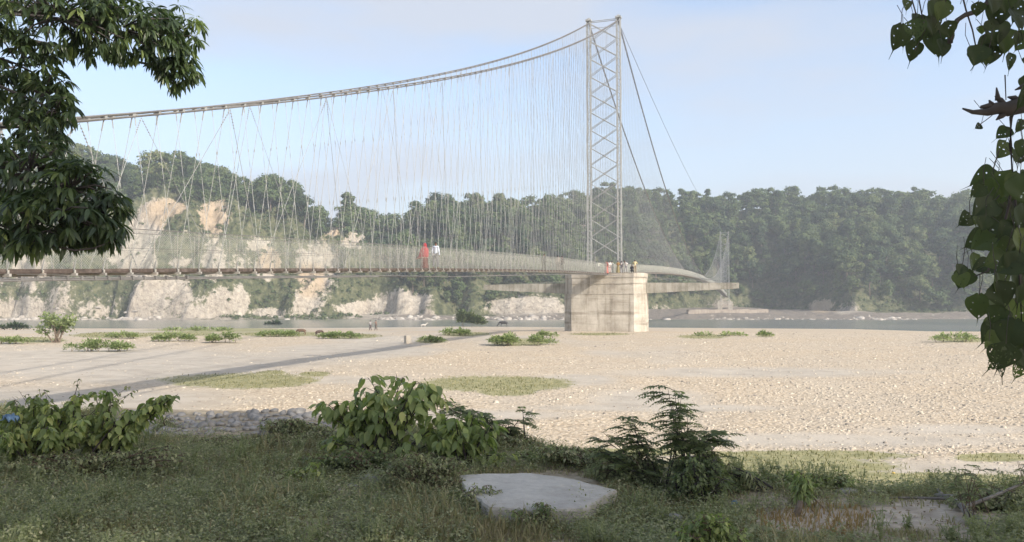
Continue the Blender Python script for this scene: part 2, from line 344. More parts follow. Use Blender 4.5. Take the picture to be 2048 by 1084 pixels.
BARE = [(430, 430, 36, 38), (325, 413, 50, 24), (295, 455, 36, 26), (308, 598, 56, 44), (355, 585, 40, 44), (205, 618, 50, 24), (265, 520, 50, 40), (362, 525, 24, 16), (425, 520, 26, 44), (440, 608, 30, 34), (482, 600, 18, 34), (515, 490, 26, 14), (538, 528, 26, 32), (635, 545, 44, 62), (612, 600, 46, 34), (665, 455, 26, 20), (710, 485, 30, 16), (740, 616, 80, 22), (40, 618, 60, 24), (60, 550, 40, 36), (800, 495, 60, 22), (790, 606, 60, 30), (1060, 612, 80, 22), (1645, 612, 32, 15), (1690, 622, 30, 10), (1470, 505, 14, 18), (1165, 455, 10, 14), (400, 625, 60, 14), (560, 625, 60, 12)]
VEGP = [(352, 495, 45, 30), (565, 580, 26, 46), (500, 565, 18, 24), (130, 580, 60, 36), (395, 560, 14, 40), (700, 560, 24, 30), (380, 440, 22, 22), (470, 470, 30, 24), (690, 590, 20, 20)]
WARM = [(345, 425, 70, 36), (430, 430, 44, 50), (665, 460, 36, 30), (800, 495, 70, 30), (1645, 612, 40, 20), (1470, 505, 30, 30), (620, 560, 36, 40), (540, 520, 30, 30)]
def hillside():
    px1 = np.concatenate([np.linspace(-2200, -320, 120), np.linspace(-300, 2300, 780), np.linspace(2330, 4200, 120)]); t = (px1 - 1024) / FP
    ys = np.concatenate([np.linspace(318, 470, 190), np.linspace(472, 640, 70)])
    T, Y = np.meshgrid(t, ys); X = T * Y; Z = hill_z(X, Y); px, py = proj(X, Y, Z)
    w = (fbm(X * .05, Y * .05 + Z * .05, 5) - .5) * 2.2
    left = 1 - smooth(640, 820, px)
    bare = np.clip(.42 + .6 * (np.maximum(ell(px, py, BARE), -1.0 + .55 * left) + w) - .9 * np.clip(ell(px, py, VEGP), 0, 1), 0, 1)
    Yf = hill_params(px)[0]; fk = 1 - smooth(Yf - 12, Yf + 10, Y + w * 8); bare = np.maximum(bare, .8 * fk); mud = fk * (.45 + .55 * smooth(650, 800, px)) * (1 - np.clip(1.5 * (ell(px, py, [(1645, 612, 36, 17), (1690, 622, 30, 9), (1060, 612, 80, 22), (790, 606, 60, 26)]) + w * .4), 0, 1))
    warm = np.clip(ell(px, py, WARM) * 1.2 + .1, 0, .75)
    n, mm = X.shape; i = np.arange(n * mm).reshape(n, mm)
    F = np.stack([i[:-1, :-1], i[:-1, 1:], i[1:, 1:], i[1:, :-1]], -1).reshape(-1, 4)
    tag(npmesh('hillside', np.stack([X, Y, Z], -1).reshape(-1, 3), F, M['hill'], attrs=dict(bare=('POINT', bare.ravel()), warm=('POINT', warm.ravel()), mud=('POINT', mud.ravel())), sm=True), kind='structure')
hillside()

# ------------------------------------------------------------------ foliage tools
def leaf_t(prof, fold=.18, droop=.25, wid=1.0):     # rows (y, halfwidth); length 1, local y forward, z up
    V = []; F = []
    for y, w in prof: V += [(-w * wid, y, fold * w - droop * y * y), (0, y, -droop * y * y), (w * wid, y, fold * w - droop * y * y)]
    for i in range(len(prof) - 1):
        a = i * 3; F += [(a, a + 1, a + 4, a + 3), (a + 1, a + 2, a + 5, a + 4)]
    return np.array(V), np.array(F)
LANCE = leaf_t([(0, .015), (.2, .085), (.45, .12), (.75, .085), (1, .005)], .3, .35)
OVATE = leaf_t([(0, .03), (.15, .2), (.4, .29), (.7, .2), (1, .01)], .25, .3)
SMALL = (np.array([(0, 0, 0), (.28, .45, .06), (0, 1, -.1), (-.28, .45, .06)]), np.array([(0, 1, 2, 3)]))
BLADE = (np.array([(-.04, 0, 0), (.04, 0, 0), (.025, .6, 0), (-.025, .6, 0), (0, 1, -.12)]), None)
CARD = (np.array([(-.5, -.5, 0), (.5, -.42, .12), (.42, .5, 0), (-.45, .42, .15)]), np.array([(0, 1, 2, 3)]))
def frames(F, U):
    F = F / np.linalg.norm(F, axis=1, keepdims=True)
    Rr = np.cross(F, U); Rr /= np.maximum(np.linalg.norm(Rr, axis=1, keepdims=True), 1e-6)
    return np.stack([Rr, F, np.cross(Rr, F)], 2)    # columns right, forward, up
def rdir(n, rng=RG):
    v = rng.normal(size=(n, 3)); return v / np.linalg.norm(v, axis=1, keepdims=True)
def scatter(T, P, Mx, Sc, rnd):
    tv, tf = T; n = len(P)
    V = np.einsum('nij,kj->nki', Mx, tv) * np.asarray(Sc).reshape(-1, 1, 1) + P[:, None, :]
    F = (tf[None] + (np.arange(n) * len(tv))[:, None, None]).reshape(-1, tf.shape[1])
    return V.reshape(-1, 3), F, np.repeat(rnd, len(tf))
def join(L):
    V = []; F = []; A = []; n = 0
    for v, f, a in L: V.append(v); F.append(f + n); A.append(a); n += len(v)
    return np.concatenate(V), np.concatenate(F), np.concatenate(A)

# ------------------------------------------------------------------ forest trees
def crown_cards(rng, n, h, w, kind):
    """leaf clumps on the shells of a few lobes: an uneven outline with gaps"""
    k = rng.integers(10, 15); L = []
    for i in range(k):
        a = rng.uniform(0, 6.28); r = rng.uniform(.05, .44) * w; z = rng.uniform(.36, .9) * h * (1 - .25 * (r / w))
        if kind == 'tall': r *= .6; z = rng.uniform(.3, .9) * h
        L.append((math.cos(a) * r, math.sin(a) * r, z, rng.uniform(.12, .25) * w))
    L.append((0, 0, h * .86, .2 * w))
    P = []; D = []
    for x, y, z, r in L:
        m = n // len(L); d = rdir(m, rng); d[:, 2] = np.where(d[:, 2] < -.3, -d[:, 2], d[:, 2])
        rr = r * np.where(rng.random(m) < .22, rng.uniform(1.0, 1.45, m), rng.uniform(.65, 1.06, m)); P.append(np.array([x, y, z]) + d * rr[:, None] * np.array([1, 1, .8])); D.append(d)
    P = np.concatenate(P); D = np.concatenate(D)
    Mx = frames(np.cross(D + rdir(len(P), rng) * .5, rdir(len(P), rng)), D + rdir(len(P), rng) * .6)
    return P, Mx
def forest_variant(seed, n, h, w, kind, card):
    rng = np.random.default_rng(seed); P, Mx = crown_cards(rng, n, h, w, kind)
    return scatter(CARD, P, Mx, rng.uniform(.6, 1.25, len(P)) * card, rng.random(len(P)))
KINDS = [('round', 11, 9.5), ('round', 10, 8.5), ('tall', 13, 7.5), ('round', 12, 11), ('tall', 11.5, 6.5), ('round', 9, 9.5)]
VARS = []; TRK = []
for i, (kd, h, w) in enumerate(KINDS):
    v, f, a = forest_variant(100 + i, 2300, h, w, kd, .46)
    o = npmesh('crown', v, f, M['far_crown'], attrs=dict(rnd=('FACE', a))); VARS.append(o.data); bpy.data.objects.remove(o)
    mb = MB(); mb.tube([(0, 0, -1.5), (.1, 0, h * .3), (-.1, .1, h * .62)], [.28, .2, .08], 6)
    for k in range(4):
        an = k * 1.6 + i; mb.tube([(0, 0, h * (.3 + .06 * k)), (math.cos(an) * w * .14, math.sin(an) * w * .14, h * .5), (math.cos(an) * w * .27, math.sin(an) * w * .27, h * .66)], [.12, .08, .04], 5)
    o = mb.build('trunk', M['bark']); TRK.append(o.data); bpy.data.objects.remove(o)
def forest():
    rng = np.random.default_rng(11); C = []
    for Y in np.arange(345, 545, 7.4):
        xs = np.arange(-1.0 * Y, 1.1 * Y, 8.4); xs = xs + rng.uniform(-2.8, 2.8, len(xs)); ys = Y + rng.uniform(-2.4, 2.4, len(xs))
        px = 1024 + FP * xs / ys; Yf, zf, Yr, zr, p = hill_params(px)
        ok = (ys > Yf + 3) & (ys < Yr + 34); xs, ys, px, Yf, Yr = [q[ok] for q in (xs, ys, px, Yf, Yr)]
        z = hill_z(xs, ys); ppx, ppy = proj(xs, ys, z)
        left = 1 - smooth(700, 900, ppx); u = (ys - Yf) / (Yr - Yf)
        bare = ell(ppx, ppy - 12, BARE)
        keep = (bare < np.where(u > .7, .25, -.15)) & (rng.random(len(xs)) < np.where(left > .5, np.where(u > .5, 1, .25), .95))
        for x, y, zz, qx, qy, l, uu in zip(xs[keep], ys[keep], z[keep], ppx[keep], ppy[keep], left[keep], u[keep]):
            s = rng.uniform(.85, 1.75)
            if l > .5 and uu < .5: s *= .45
            elif uu < .12: s *= rng.uniform(.5, .9)
            if uu > .8: s = rng.uniform(.95, 1.4)
            C.append((x, y, zz, qx, qy, s, uu, l, rng.integers(0, 6), rng.uniform(0, 6.28)))
    for k in range(640):                                    # the closed wood along the left ridge
        qx_ = rng.uniform(-60, 600) if k < 540 else rng.uniform(640, 800); y = rng.uniform(385, 470); x = (qx_ - 1024) / FP * y; z = float(hill_z(np.array([x]), np.array([y]))[0]); a_, b_ = proj(x, y, z)
        top_ = np.interp(qx_, TX, TY)
        if b_ > top_ + (125 if 440 < qx_ < 600 else 84) or float(ell(np.array([a_]), np.array([b_ - 4]), BARE)[0]) > .35: continue
        C.append((x, y, z, float(a_), float(b_), rng.uniform(.5, .82), .6 if b_ > top_ + 40 else .85, 1.0, rng.integers(0, 6), rng.uniform(0, 6.28)))
    # the nearest ones in view are things
    inv = [c for c in C if -30 < c[3] < 2080]; inv.sort(key=lambda c: c[1] / c[5] + (0 if c[6] < .5 else 25) - (60 if c[6] > .9 else 0)); top = set(id(c) for c in inv[:290])
    kindn = ['round', 'low bushy', 'tall slender', 'broad spreading', 'narrow upright', 'short wide']
    ZN_ = [(190, 'behind the mango leaves'), (300, 'above the left bluff shoulder'), (400, 'above the orange scarp'), (480, 'right of the orange scarp'), (560, 'on the bluff over the deck'), (620, 'where the left hill drops'), (690, 'in the notch between the hills'), (780, 'on the small middle hump'), (860, 'above the red-veiled walker'), (940, 'right of the two walkers'),
           (1020, 'above the left pier arm'), (1090, 'left of the pier'), (1175, 'just left of the tower'), (1245, 'behind the tower lattice'), (1320, 'right of the tower'), (1390, 'under the slanting cables'), (1435, 'left of the far tower'), (1475, 'behind the far tower'), (1540, 'right of the far tower'), (1610, 'left of the small right scarp'), (1690, 'above the small right scarp'), (1770, 'right of the small scarp'), (1850, 'over the pale shore rocks'), (1930, 'near the hanging leaves'), (9999, 'behind the hanging leaves')]
    st = []; LBL = {}
    for c in C:
        x, y, z, qx, qy, s, uu, l, k, rot = c
        if id(c) in top:
            t = empty('tree', (x, y, z)); t.scale = (s, s, s); t.rotation_euler = (0, 0, rot)
            row = 'on the skyline' if uu > .9 else 'near the shore' if uu < .12 else 'low on the slope' if uu < .3 else 'halfway up' if uu < .5 else 'high up' if uu < .72 else 'just below the crest'
            zn = next(q[1] for q in ZN_ if qx < q[0]); tone = ''; gp_ = 'trees on the left bluff' if qx < 640 else 'trees on the middle slope' if qx < 1300 else 'trees on the right hill'
            LBL.setdefault(f'{kindn[k]} green tree {row} {zn}', []).append((qx, t)); tag(t, None, 'tree', gp_)
            for nm, me in (('crown', VARS[k]), ('trunk', TRK[k])): link(bpy.data.objects.new(nm, me), t)
        else: st.append(c)
    for lb, ts in LBL.items():
        ts.sort(key=lambda q: q[0]); m = len(ts)
        for i, (_, t) in enumerate(ts): t['label'] = lb if m == 1 else ('leftmost ' if i == 0 else 'rightmost ' if i == m - 1 else 'middle ' if m == 3 else ['', 'second ', 'third ', 'fourth ', 'fifth ', 'sixth '][min(i, 5)]) + lb
    low = [forest_variant(200 + i, 760, h, w, kd, .72) for i, (kd, h, w) in enumerate(KINDS)]
    L = []
    for x, y, z, qx, qy, s, uu, l, k, rot in st:
        if qx < -1100 or qx > 3000: continue
        v, f, a = low[k]; cs, sn = math.cos(rot) * s, math.sin(rot) * s
        vv = np.stack([v[:, 0] * cs - v[:, 1] * sn + x, v[:, 0] * sn + v[:, 1] * cs + y, v[:, 2] * s + z], 1)
        L.append((vv, f, np.clip(a * .55 + rng.random() * .45, 0, 1)))
    v, f, a = join(L); tag(npmesh('distant_wood', v, f, M['far_crown'], attrs=dict(rnd=('FACE', a))), 'dense hazy green wood filling the far hillsides', 'wood', kind='stuff')
    print('trees', len(C), 'stuff', len(st))
    # scrub on the slopes
    n = 16000; Y = rng.uniform(335, 470, n); X = rng.uniform(-.72, .75, n) * Y; px = 1024 + FP * X / Y
    Yf = hill_params(px)[0]; z = hill_z(X, Y); qx, qy = proj(X, Y, z)
    w = (fbm(X * .06, z * .09 + Y * .03, 4) - .5) * 2.4
    left = 1 - smooth(850, 1000, qx)
    ok = (Y > Yf + rng.uniform(0, 3, n)) & (ell(qx, qy, BARE) + w - .9 * np.clip(ell(qx, qy, VEGP), 0, 1) < np.where(left > .5, .12, .1)) & (rng.random(n) < .8)
    ok |= (Y > Yf + 3) & (left > .5) & (rng.random(n) < .10)
    X, Y, z = X[ok], Y[ok], z[ok]; m = 26; r = rng.uniform(.5, 1.9, len(X)); d = rdir(len(X) * m, rng); d[:, 2] = np.abs(d[:, 2])
    P = np.repeat(np.stack([X, Y, z], 1), m, 0) + d * np.repeat(r, m)[:, None] * rng.uniform(.6, 1.1, (len(d), 1))
    Mx = frames(np.cross(d, rdir(len(d), rng)), d); v, f, a = scatter(CARD, P, Mx, rng.uniform(.35, .75, len(d)), np.clip(rng.random(len(d)) * .5 + np.repeat(rng.random(len(X)), m) * .5, 0, 1))
    tag(npmesh('hillside_scrub', v, f, M['scrub'], attrs=dict(rnd=('FACE', a))), 'low green scrub clinging to the pale bluffs', 'scrub', kind='stuff')
forest()

# ------------------------------------------------------------------ the suspension bridge
BA, BB = -21.3, .3265; DN = math.hypot(BB, 1)
DV = Vector((BB / DN, 1 / DN, 0)); PV = Vector((1 / DN, -BB / DN, 0)); UP = Vector((0, 0, 1)); AX = (PV, DV, UP)
def B(Z, off=0, h=0): return Vector((BA + BB * Z, Z, E + h)) + PV * off
ZT, ZF, ZN = 103.0, 413.0, 14.0
def deck_h(Z):
    if Z <= ZT: return float(np.interp(Z, [ZN, 21.6, 26.9, 49.2, 62, 76.7, 90, ZT], [.6, .92, 1.18, 2.2, 2.72, 3.25, 3.62, 3.9]))
    u = (Z - (ZT + ZF) / 2) / ((ZF - ZT) / 2); return 3.95 + 3.9 * (1 - u * u)
def cable_h(Z):
    if Z <= ZT: return 4.8 + .343 * (Z - 21) + .00118 * (Z - 21) * (Z - 51)
    u = (Z - (ZT + ZF) / 2) / ((ZF - ZT) / 2); return deck_h((ZT + ZF) / 2) + .7 + (38 - .7 - deck_h((ZT + ZF) / 2)) * u * u
bridge = empty('suspension_bridge', B(ZT, 0, 3.9)); tag(bridge, 'long grey suspension footbridge crossing the wide river bed', 'bridge')
BO = Vector(bridge.location)
def bpart(o, label=None):
    o.parent = bridge; o.matrix_parent_inverse = Matrix.Translation(-BO)
    if label: o['label'] = label
    return o
CO = 2.0
def zs_side(): return [ZN + 1 + i * 1.0 for i in range(int(ZT - ZN - 1))]
def zs_main(): return [ZT + 1.0 + i * 1.25 for i in range(int((ZF - ZT - 1) / 1.25))]
# cables
for sgn in (1, -1):
    mb = MB()
    for du in (-1, 1):
        for dv in (-1, 1):
            for zz in ([ZN - 12 + i * 2 for i in range(int((ZT - ZN + 12) / 2))] + [ZT], [ZT + i * 5 for i in range(63)]):
                mb.tube([B(z, sgn * CO + du * .055, cable_h(z) + dv * .05) for z in zz], .034, 5)
    bpart(mb.build('main_cable', M['cable']))
    mb = MB(); mb.tube([B(ZF + k * 12, sgn * CO, 38 - k * 6.2) for k in range(6)], .09, 6); bpart(mb.build('backstay', M['cable']))
mb = MB(); mb.tube([B(ZT + 310 * u, CO, 37.8 - 24 * u * (1 - u)) for u in [i / 20 for i in range(21)]], .035, 4); bpart(mb.build('tower_wire', M['cable']))
# hangers with their clamps and turnbuckles
def hanger(mb, Z, sgn, near):
    a = B(Z, sgn * CO, cable_h(Z) - .05); b = B(Z, sgn * 1.0, deck_h(Z) - .02); L = (a - b).length
    if L < .5: return
    r = .0105 if near else .016
    mb.tube([a, b], r, 4 if near else 3, False)
    if near:
        mb.box(a + UP * .045, (.16, .10, .13), AX); q = a.lerp(b, .62 if L > 3 else .5); d = (b - a).normalized()
        mb.tube([q - d * .1, q + d * .1], .022, 5); q = a.lerp(b, .28); mb.tube([q - d * .05, q + d * .05], .02, 5)
        mb.tube([a, a + d * .35], .02, 5); mb.tube([b - d * .3, b], .018, 5)
cnt = 0; rest = MB()
for Z in zs_side():
    for sgn in (1, -1):
        if 19.5 < Z < 69.5: mb = MB(); hanger(mb, Z, sgn, True); bpart(mb.build('hanger', M['wire'])); cnt += 1
        else: hanger(rest, Z, sgn, Z < 75)
for Z in zs_main():
    for sgn in (1, -1): hanger(rest, Z, sgn, False)
tag(bpart(rest.build('hangers', M['wire'])), kind='stuff')
# zigzag stays
def stay(mb, zc, zd, sgn, clips=True):
    a = B(zc, sgn * CO, cable_h(zc) - .12); b = B(zd, sgn * 1.02, deck_h(zd)); d = (b - a).normalized()
    mb.tube([a, b], .0105, 4, False)
    if clips:
        L = (b - a).length
        for k in range(6):
            for q in (a + d * (.15 + .11 * k), b - d * (.2 + .13 * k)): mb.box(q, (.04, .04, .03), AX)
cs = 22.2; allst = MB()
while cs < ZT - 4:
    for zd in (cs - 3.0, cs + 3.1):
        if ZN < zd < ZT:
            for sgn in (1, -1): mb = MB(); stay(mb, cs, zd, sgn, cs < 60); bpart(mb.build('stay', M['wire']))
    cs += 6.1
# deck
def ribbon(mb, Z0, Z1, st, off, w, h0, t, f=deck_h):
    zz = np.arange(Z0, Z1 + .01, st); V = []
    for z in zz:
        for a, c in ((-w / 2, 0), (w / 2, 0), (w / 2, -t), (-w / 2, -t)): V.append(B(z, off + a, f(z) + h0 + c))
    n = len(zz); Q = [(i * 4 + k, i * 4 + (k + 1) % 4, (i + 1) * 4 + (k + 1) % 4, (i + 1) * 4 + k) for i in range(n - 1) for k in range(4)] + [(0, 3, 2, 1), ((n - 1) * 4, (n - 1) * 4 + 1, (n - 1) * 4 + 2, (n - 1) * 4 + 3)]
    mb.add(V, Q)
mb = MB(); ribbon(mb, ZN, ZF + 12, 2.0, 0, 1.7, 0, .035); bpart(mb.build('deck_plate', M['steel']))
for sgn in (1, -1):
    mb = MB(); ribbon(mb, ZN, ZF + 12, 2.0, sgn * .93, .07, .025, .10); ribbon(mb, ZN, ZF + 12, 2.0, sgn * .93, .11, -.08, .02)
    bpart(mb.build('edge_beam', M['rust']))
rest = MB()
def crossbeam(mb, Z):
    h = deck_h(Z); mb.box(B(Z, 0, h - .14), (2.25, .07, .08), AX)
    for sgn in (1, -1): mb.box(B(Z, sgn * 1.04, h - .05), (.035, .05, .10), AX)
def post(mb, Z, sgn):
    h = deck_h(Z); mb.box(B(Z, sgn * .99, h + .12), (.016, .016, .26), AX); mb.tube([B(Z, sgn * .99, h + .28), B(Z, sgn * .99, h + 1.3)], .008, 4, False)
zss = zs_side(); rp = MB()
for Z in zss:
    if 19.5 < Z < 68: mb = MB(); crossbeam(mb, Z); bpart(mb.build('crossbeam', M['steel']))
    else: crossbeam(rest, Z)
    for sgn in (1, -1):
        if 19.5 < Z < 68: mb = MB(); post(mb, Z, sgn); bpart(mb.build('railing_post', M['steel']))
        else: post(rp, Z, sgn)
for Z in zs_main():
    crossbeam(rest, Z)
    for sgn in (1, -1): post(rp, Z, sgn)
tag(bpart(rest.build('crossbeams', M['steel'])), kind='stuff'); tag(bpart(rp.build('railing_posts', M['steel'])), kind='stuff')
# chain-link railing: real wires
def chainlink(sgn, Z0, Z1, cell, r, H=1.27):
    n = int((Z1 - Z0) / cell); V = []; F = []; k = 0
    off = sgn * .985
    m = 3
    for i in range(-int(H / cell), n):
        for dr in (1, -1):
            za = Z0 + i * cell; zb = za + H; lo, hi = 0.0, 1.0
            if za < Z0: lo = (Z0 - za) / H
            if zb > Z1: hi = (Z1 - za) / H
            if hi - lo < .05: continue
            z1, z2 = za + lo * H, za + hi * H
            h1 = deck_h(z1) + .03 + (lo if dr > 0 else 1 - lo) * H; h2 = deck_h(z2) + .03 + (hi if dr > 0 else 1 - hi) * H
            A = B(z1, off, h1); C = B(z2, off, h2)
            q = UP * r; s2 = PV * r * .87
            for p in (A, C): V += [p + q, p - q * .5 + s2, p - q * .5 - s2]
            F += [(k, k + 1, k + 4, k + 3), (k + 1, k + 2, k + 5, k + 4), (k + 2, k, k + 3, k + 5)]; k += 6
    return V, F
for sgn in (1, -1):
    Vs = []; Fs = []; n0 = 0
    for Z0, Z1, cell, r in ((ZN, 45, .085, .0030), (45, ZT, .11, .004), (ZT, ZF, .22, .010)):
        V, F = chainlink(sgn, Z0, Z1, cell, r); Vs += [tuple(v) for v in V]; Fs += [tuple(i + n0 for i in f) for f in F]; n0 = len(Vs)
    bpart(npmesh('railing_mesh', Vs, np.array(Fs), M['mesh']))
    mb = MB()
    for hh, rr in ((1.3, .014), (.68, .007)): mb.tube([B(z, sgn * .985, deck_h(z) + hh) for z in np.arange(ZN, ZF, 2.0)], rr, 5)
    bpart(mb.build('handrail', M['cable']))
# wind guys
for sgn in (1, -1):
    tip = B(ZT, sgn * 16.9, 2.4)
    P = [B(z, sgn * o_, h_) for z, o_, h_ in ((ZN, 2.0, .2), (21, 1.7, .66), (30, 1.6, 1.02), (40, 1.5, 1.42), (50, 1.6, 1.72), (60, 1.8, 2.15), (70, 2.2, 2.6), (80, 3.6, 2.95), (88, 6.5, 3.0), (95, 10.8, 2.85))] + [tip]
    mb = MB(); mb.tube(P, .022, 6); mb.tube([p - UP * .05 for p in P[:4]], .03, 6)
    for i, z in enumerate(np.arange(15, 27, .45)): mb.box(B(z, sgn * 1.68, np.interp(z, [14, 21, 30], [.2, .66, 1.02])), (.10, .07, .12), AX)
    bpart(mb.build('wind_guy_cable', M['cable']))
    mb = MB(); mb.tube([B(ZT + 310 * u, sgn * (16.9 - 14.6 * 4 * u * (1 - u)), 2.4 + (deck_h(ZT + 155) - 3.4) * 4 * u * (1 - u)) for u in [i / 20 for i in range(21)]], .03, 5); bpart(mb.build('wind_guy_cable', M['cable']))
    mb = MB()
    for i, z in enumerate(np.arange(19.3, 84, 3.05)):
        zz = z + (1.6 if i % 2 else -1.6); hg = np.interp(zz, [14, 21, 30, 40, 50, 60, 70, 80, 88], [.2, .66, 1.02, 1.42, 1.72, 2.15, 2.6, 2.95, 3.0]); og = np.interp(zz, [21, 40, 60, 70, 80, 88], [1.7, 1.5, 1.8, 2.2, 3.6, 6.5])
        mb.tube([B(z, sgn * 1.0, deck_h(z) - .14), B(zz, sgn * og, hg)], .011, 4); mb.tube([B(z, sgn * 1.0, deck_h(z) - .14), B(2 * z - zz, sgn * og, hg - .02)], .007, 4)
    bpart(mb.build('wind_tie', M['cable']))
# towers
def tower(Z, foot, top, detail):
    tw = empty('tower', (0, 0, 0)); bpart(tw)
    for sgn in (1, -1):
        mb = MB(); w = .46; o0 = 2.03
        for a in (-1, 1):
            for b in (-1, 1):
                p = B(Z, sgn * o0 + a * w / 2, 0) + DV * (b * w / 2)
                mb.box(Vector((p.x, p.y, E + (foot + top) / 2)), (.13, .13, top - foot), AX)
        st = .46 if detail else 1.2; n = int((top - foot) / st)
        for i in range(n):
            z0 = foot + i * st; z1 = z0 + st; f = 1 if i % 2 else -1
            for b in (-1, 1):
                mb.tube([B(Z, sgn * o0 - f * w / 2, z0) + DV * (b * w / 2), B(Z, sgn * o0 + f * w / 2, z1) + DV * (b * w / 2)], .03, 4)
                mb.tube([B(Z, sgn * o0 + b * w / 2, z0) - DV * (f * w / 2), B(Z, sgn * o0 + b * w / 2, z1) + DV * (f * w / 2)], .03, 4)
        mb.box(B(Z, sgn * o0, top + .12), (.75, .8, .22), AX); mb.tube([B(Z, sgn * o0 - .16, top + .3), B(Z, sgn * o0 + .16, top + .3)], .2, 10)
        mb.box(B(Z, sgn * o0, foot - .1), (.8, .8, .3), AX)
        mb.build('leg', M['tower'], tw)
    ph = 2.42; n = int((top - foot - 2.6) / ph); z0 = top - .25 - n * ph
    for i in range(n):
        for b in (-1, 1):
            mb = MB(); q = DV * (b * .25); za, zb = z0 + i * ph, z0 + (i + 1) * ph - .12
            mb.tube([B(Z, -1.82, za) + q, B(Z, 1.82, zb) + q], .045, 4); mb.tube([B(Z, 1.82, za) + q * 1.05, B(Z, -1.82, zb) + q * 1.05], .045, 4)
            mb.box(B(Z, 0, (za + zb) / 2) + q * 1.1, (.22, .03, .2), AX)
            mb.build('cross_brace', M['tower'], tw)
    mb = MB()
    for b in (-1, 1): mb.tube([B(Z, -2, top - .1) + DV * b * .25, B(Z, 2, top - .1) + DV * b * .25], .05, 4)
    mb.tube([B(Z, -1.85, top - .9) + DV * .25, B(Z, 1.85, top - .9) + DV * .25], .035, 4)
    mb.build('top_strut', M['tower'], tw)
    return tw
tower(ZT, 3.95, 38.2, True)['label'] = 'tall grey lattice tower standing on the concrete pier'
tower(ZF, -1.0, 38.0, False)['label'] = 'far lattice tower on the opposite bank'
# pier
def prism(mb, pts, z0, z1, base):
    n = len(pts); V = [base + PV * a + DV * b + UP * z0 for a, b in pts] + [base + PV * a + DV * b + UP * z1 for a, b in pts]
    c0 = len(V); V += [base + UP * z0, base + UP * z1]
    mb.add(V, [(i, (i + 1) % n, n + (i + 1) % n, n + i) for i in range(n)], [((i + 1) % n, i, c0) for i in range(n)] + [(n + i, n + (i + 1) % n, c0 + 1) for i in range(n)])
def octo(a, b, c): return [(-a, -b + c), (-a + c, -b), (a - c, -b), (a, -b + c), (a, b - c), (a - c, b), (-a + c, b), (-a, b - c)]
base = Vector((BA + BB * ZT, ZT, E)) + PV * .2; pr = empty('pier', (0, 0, 0)); bpart(pr)
mb = MB(); prism(mb, octo(5.35, 2.7, 1.25), -4.6, 1.28, base); mb.build('pier_shaft', M['pier'], pr)
mb = MB(); prism(mb, octo(5.24, 2.57, 1.2), 1.28, 3.35, base); prism(mb, octo(5.3, 2.64, 1.22), 2.55, 2.63, base); prism(mb, octo(5.39, 2.74, 1.27), 1.2, 1.29, base); mb.build('pier_head', M['pier'], pr)
mb = MB(); prism(mb, octo(5.3, 2.64, 1.2), 3.35, 3.95, base); mb.build('pier_cap', M['pier'], pr)
for sgn in (1, -1):
    mb = MB(); V = []
    for a, zt, zb in ((5.3, 2.72, 1.32), (17.1, 2.62, 1.92)):
        for b, z in ((-.55, zb), (.55, zb), (.55, zt), (-.55, zt)): V.append(B(ZT, sgn * a, z) + DV * (b + .4))
    mb.add(V, [(0, 1, 5, 4), (1, 2, 6, 5), (2, 3, 7, 6), (3, 0, 4, 7), (4, 5, 6, 7), (3, 2, 1, 0)])
    mb.build('cantilever_arm', M['beam'], pr)
# far pier and retaining wall
mb = MB(); fb = Vector((BA + BB * ZF, ZF, E))
for a in (-2.6, 2.6): mb.box(fb + PV * a + UP * -1.2, (2.2, 3.0, 4.6), AX)
mb.box(fb + UP * .3, (7.4, 2.6, 1.4), AX); bpart(mb.build('far_abutment', M['pier']), 'pale concrete footing of the far tower')
mb = MB(); mb.box(B(ZN - 3, 0, -1.2), (5.0, 8.0, 4.0), AX); bpart(mb.build('near_abutment', M['pier']))
wm = MB(); p0 = at(1375, 630, 372); p1 = at(1535, 628, 385)
d = (p1 - p0); d.z = 0; L = d.length; d.normalize(); q = Vector((-d.y, d.x, 0))
for i in range(12): wm.box(p0 + d * (L * (i + .5) / 12) + Vector((0, 0, 1.2 - p0.z + .1 * (i % 3))), (L / 12 - .05, 1.6 + .1 * (i % 2), 5.6), (d, q, UP))
tag(wm.build('retaining_wall', concrete('brown_wall', (.2, .17, .14), (.29, .25, .21), (.34, .3, .25), .6)), 'long low brown retaining wall on the far bank below the distant tower', 'wall')

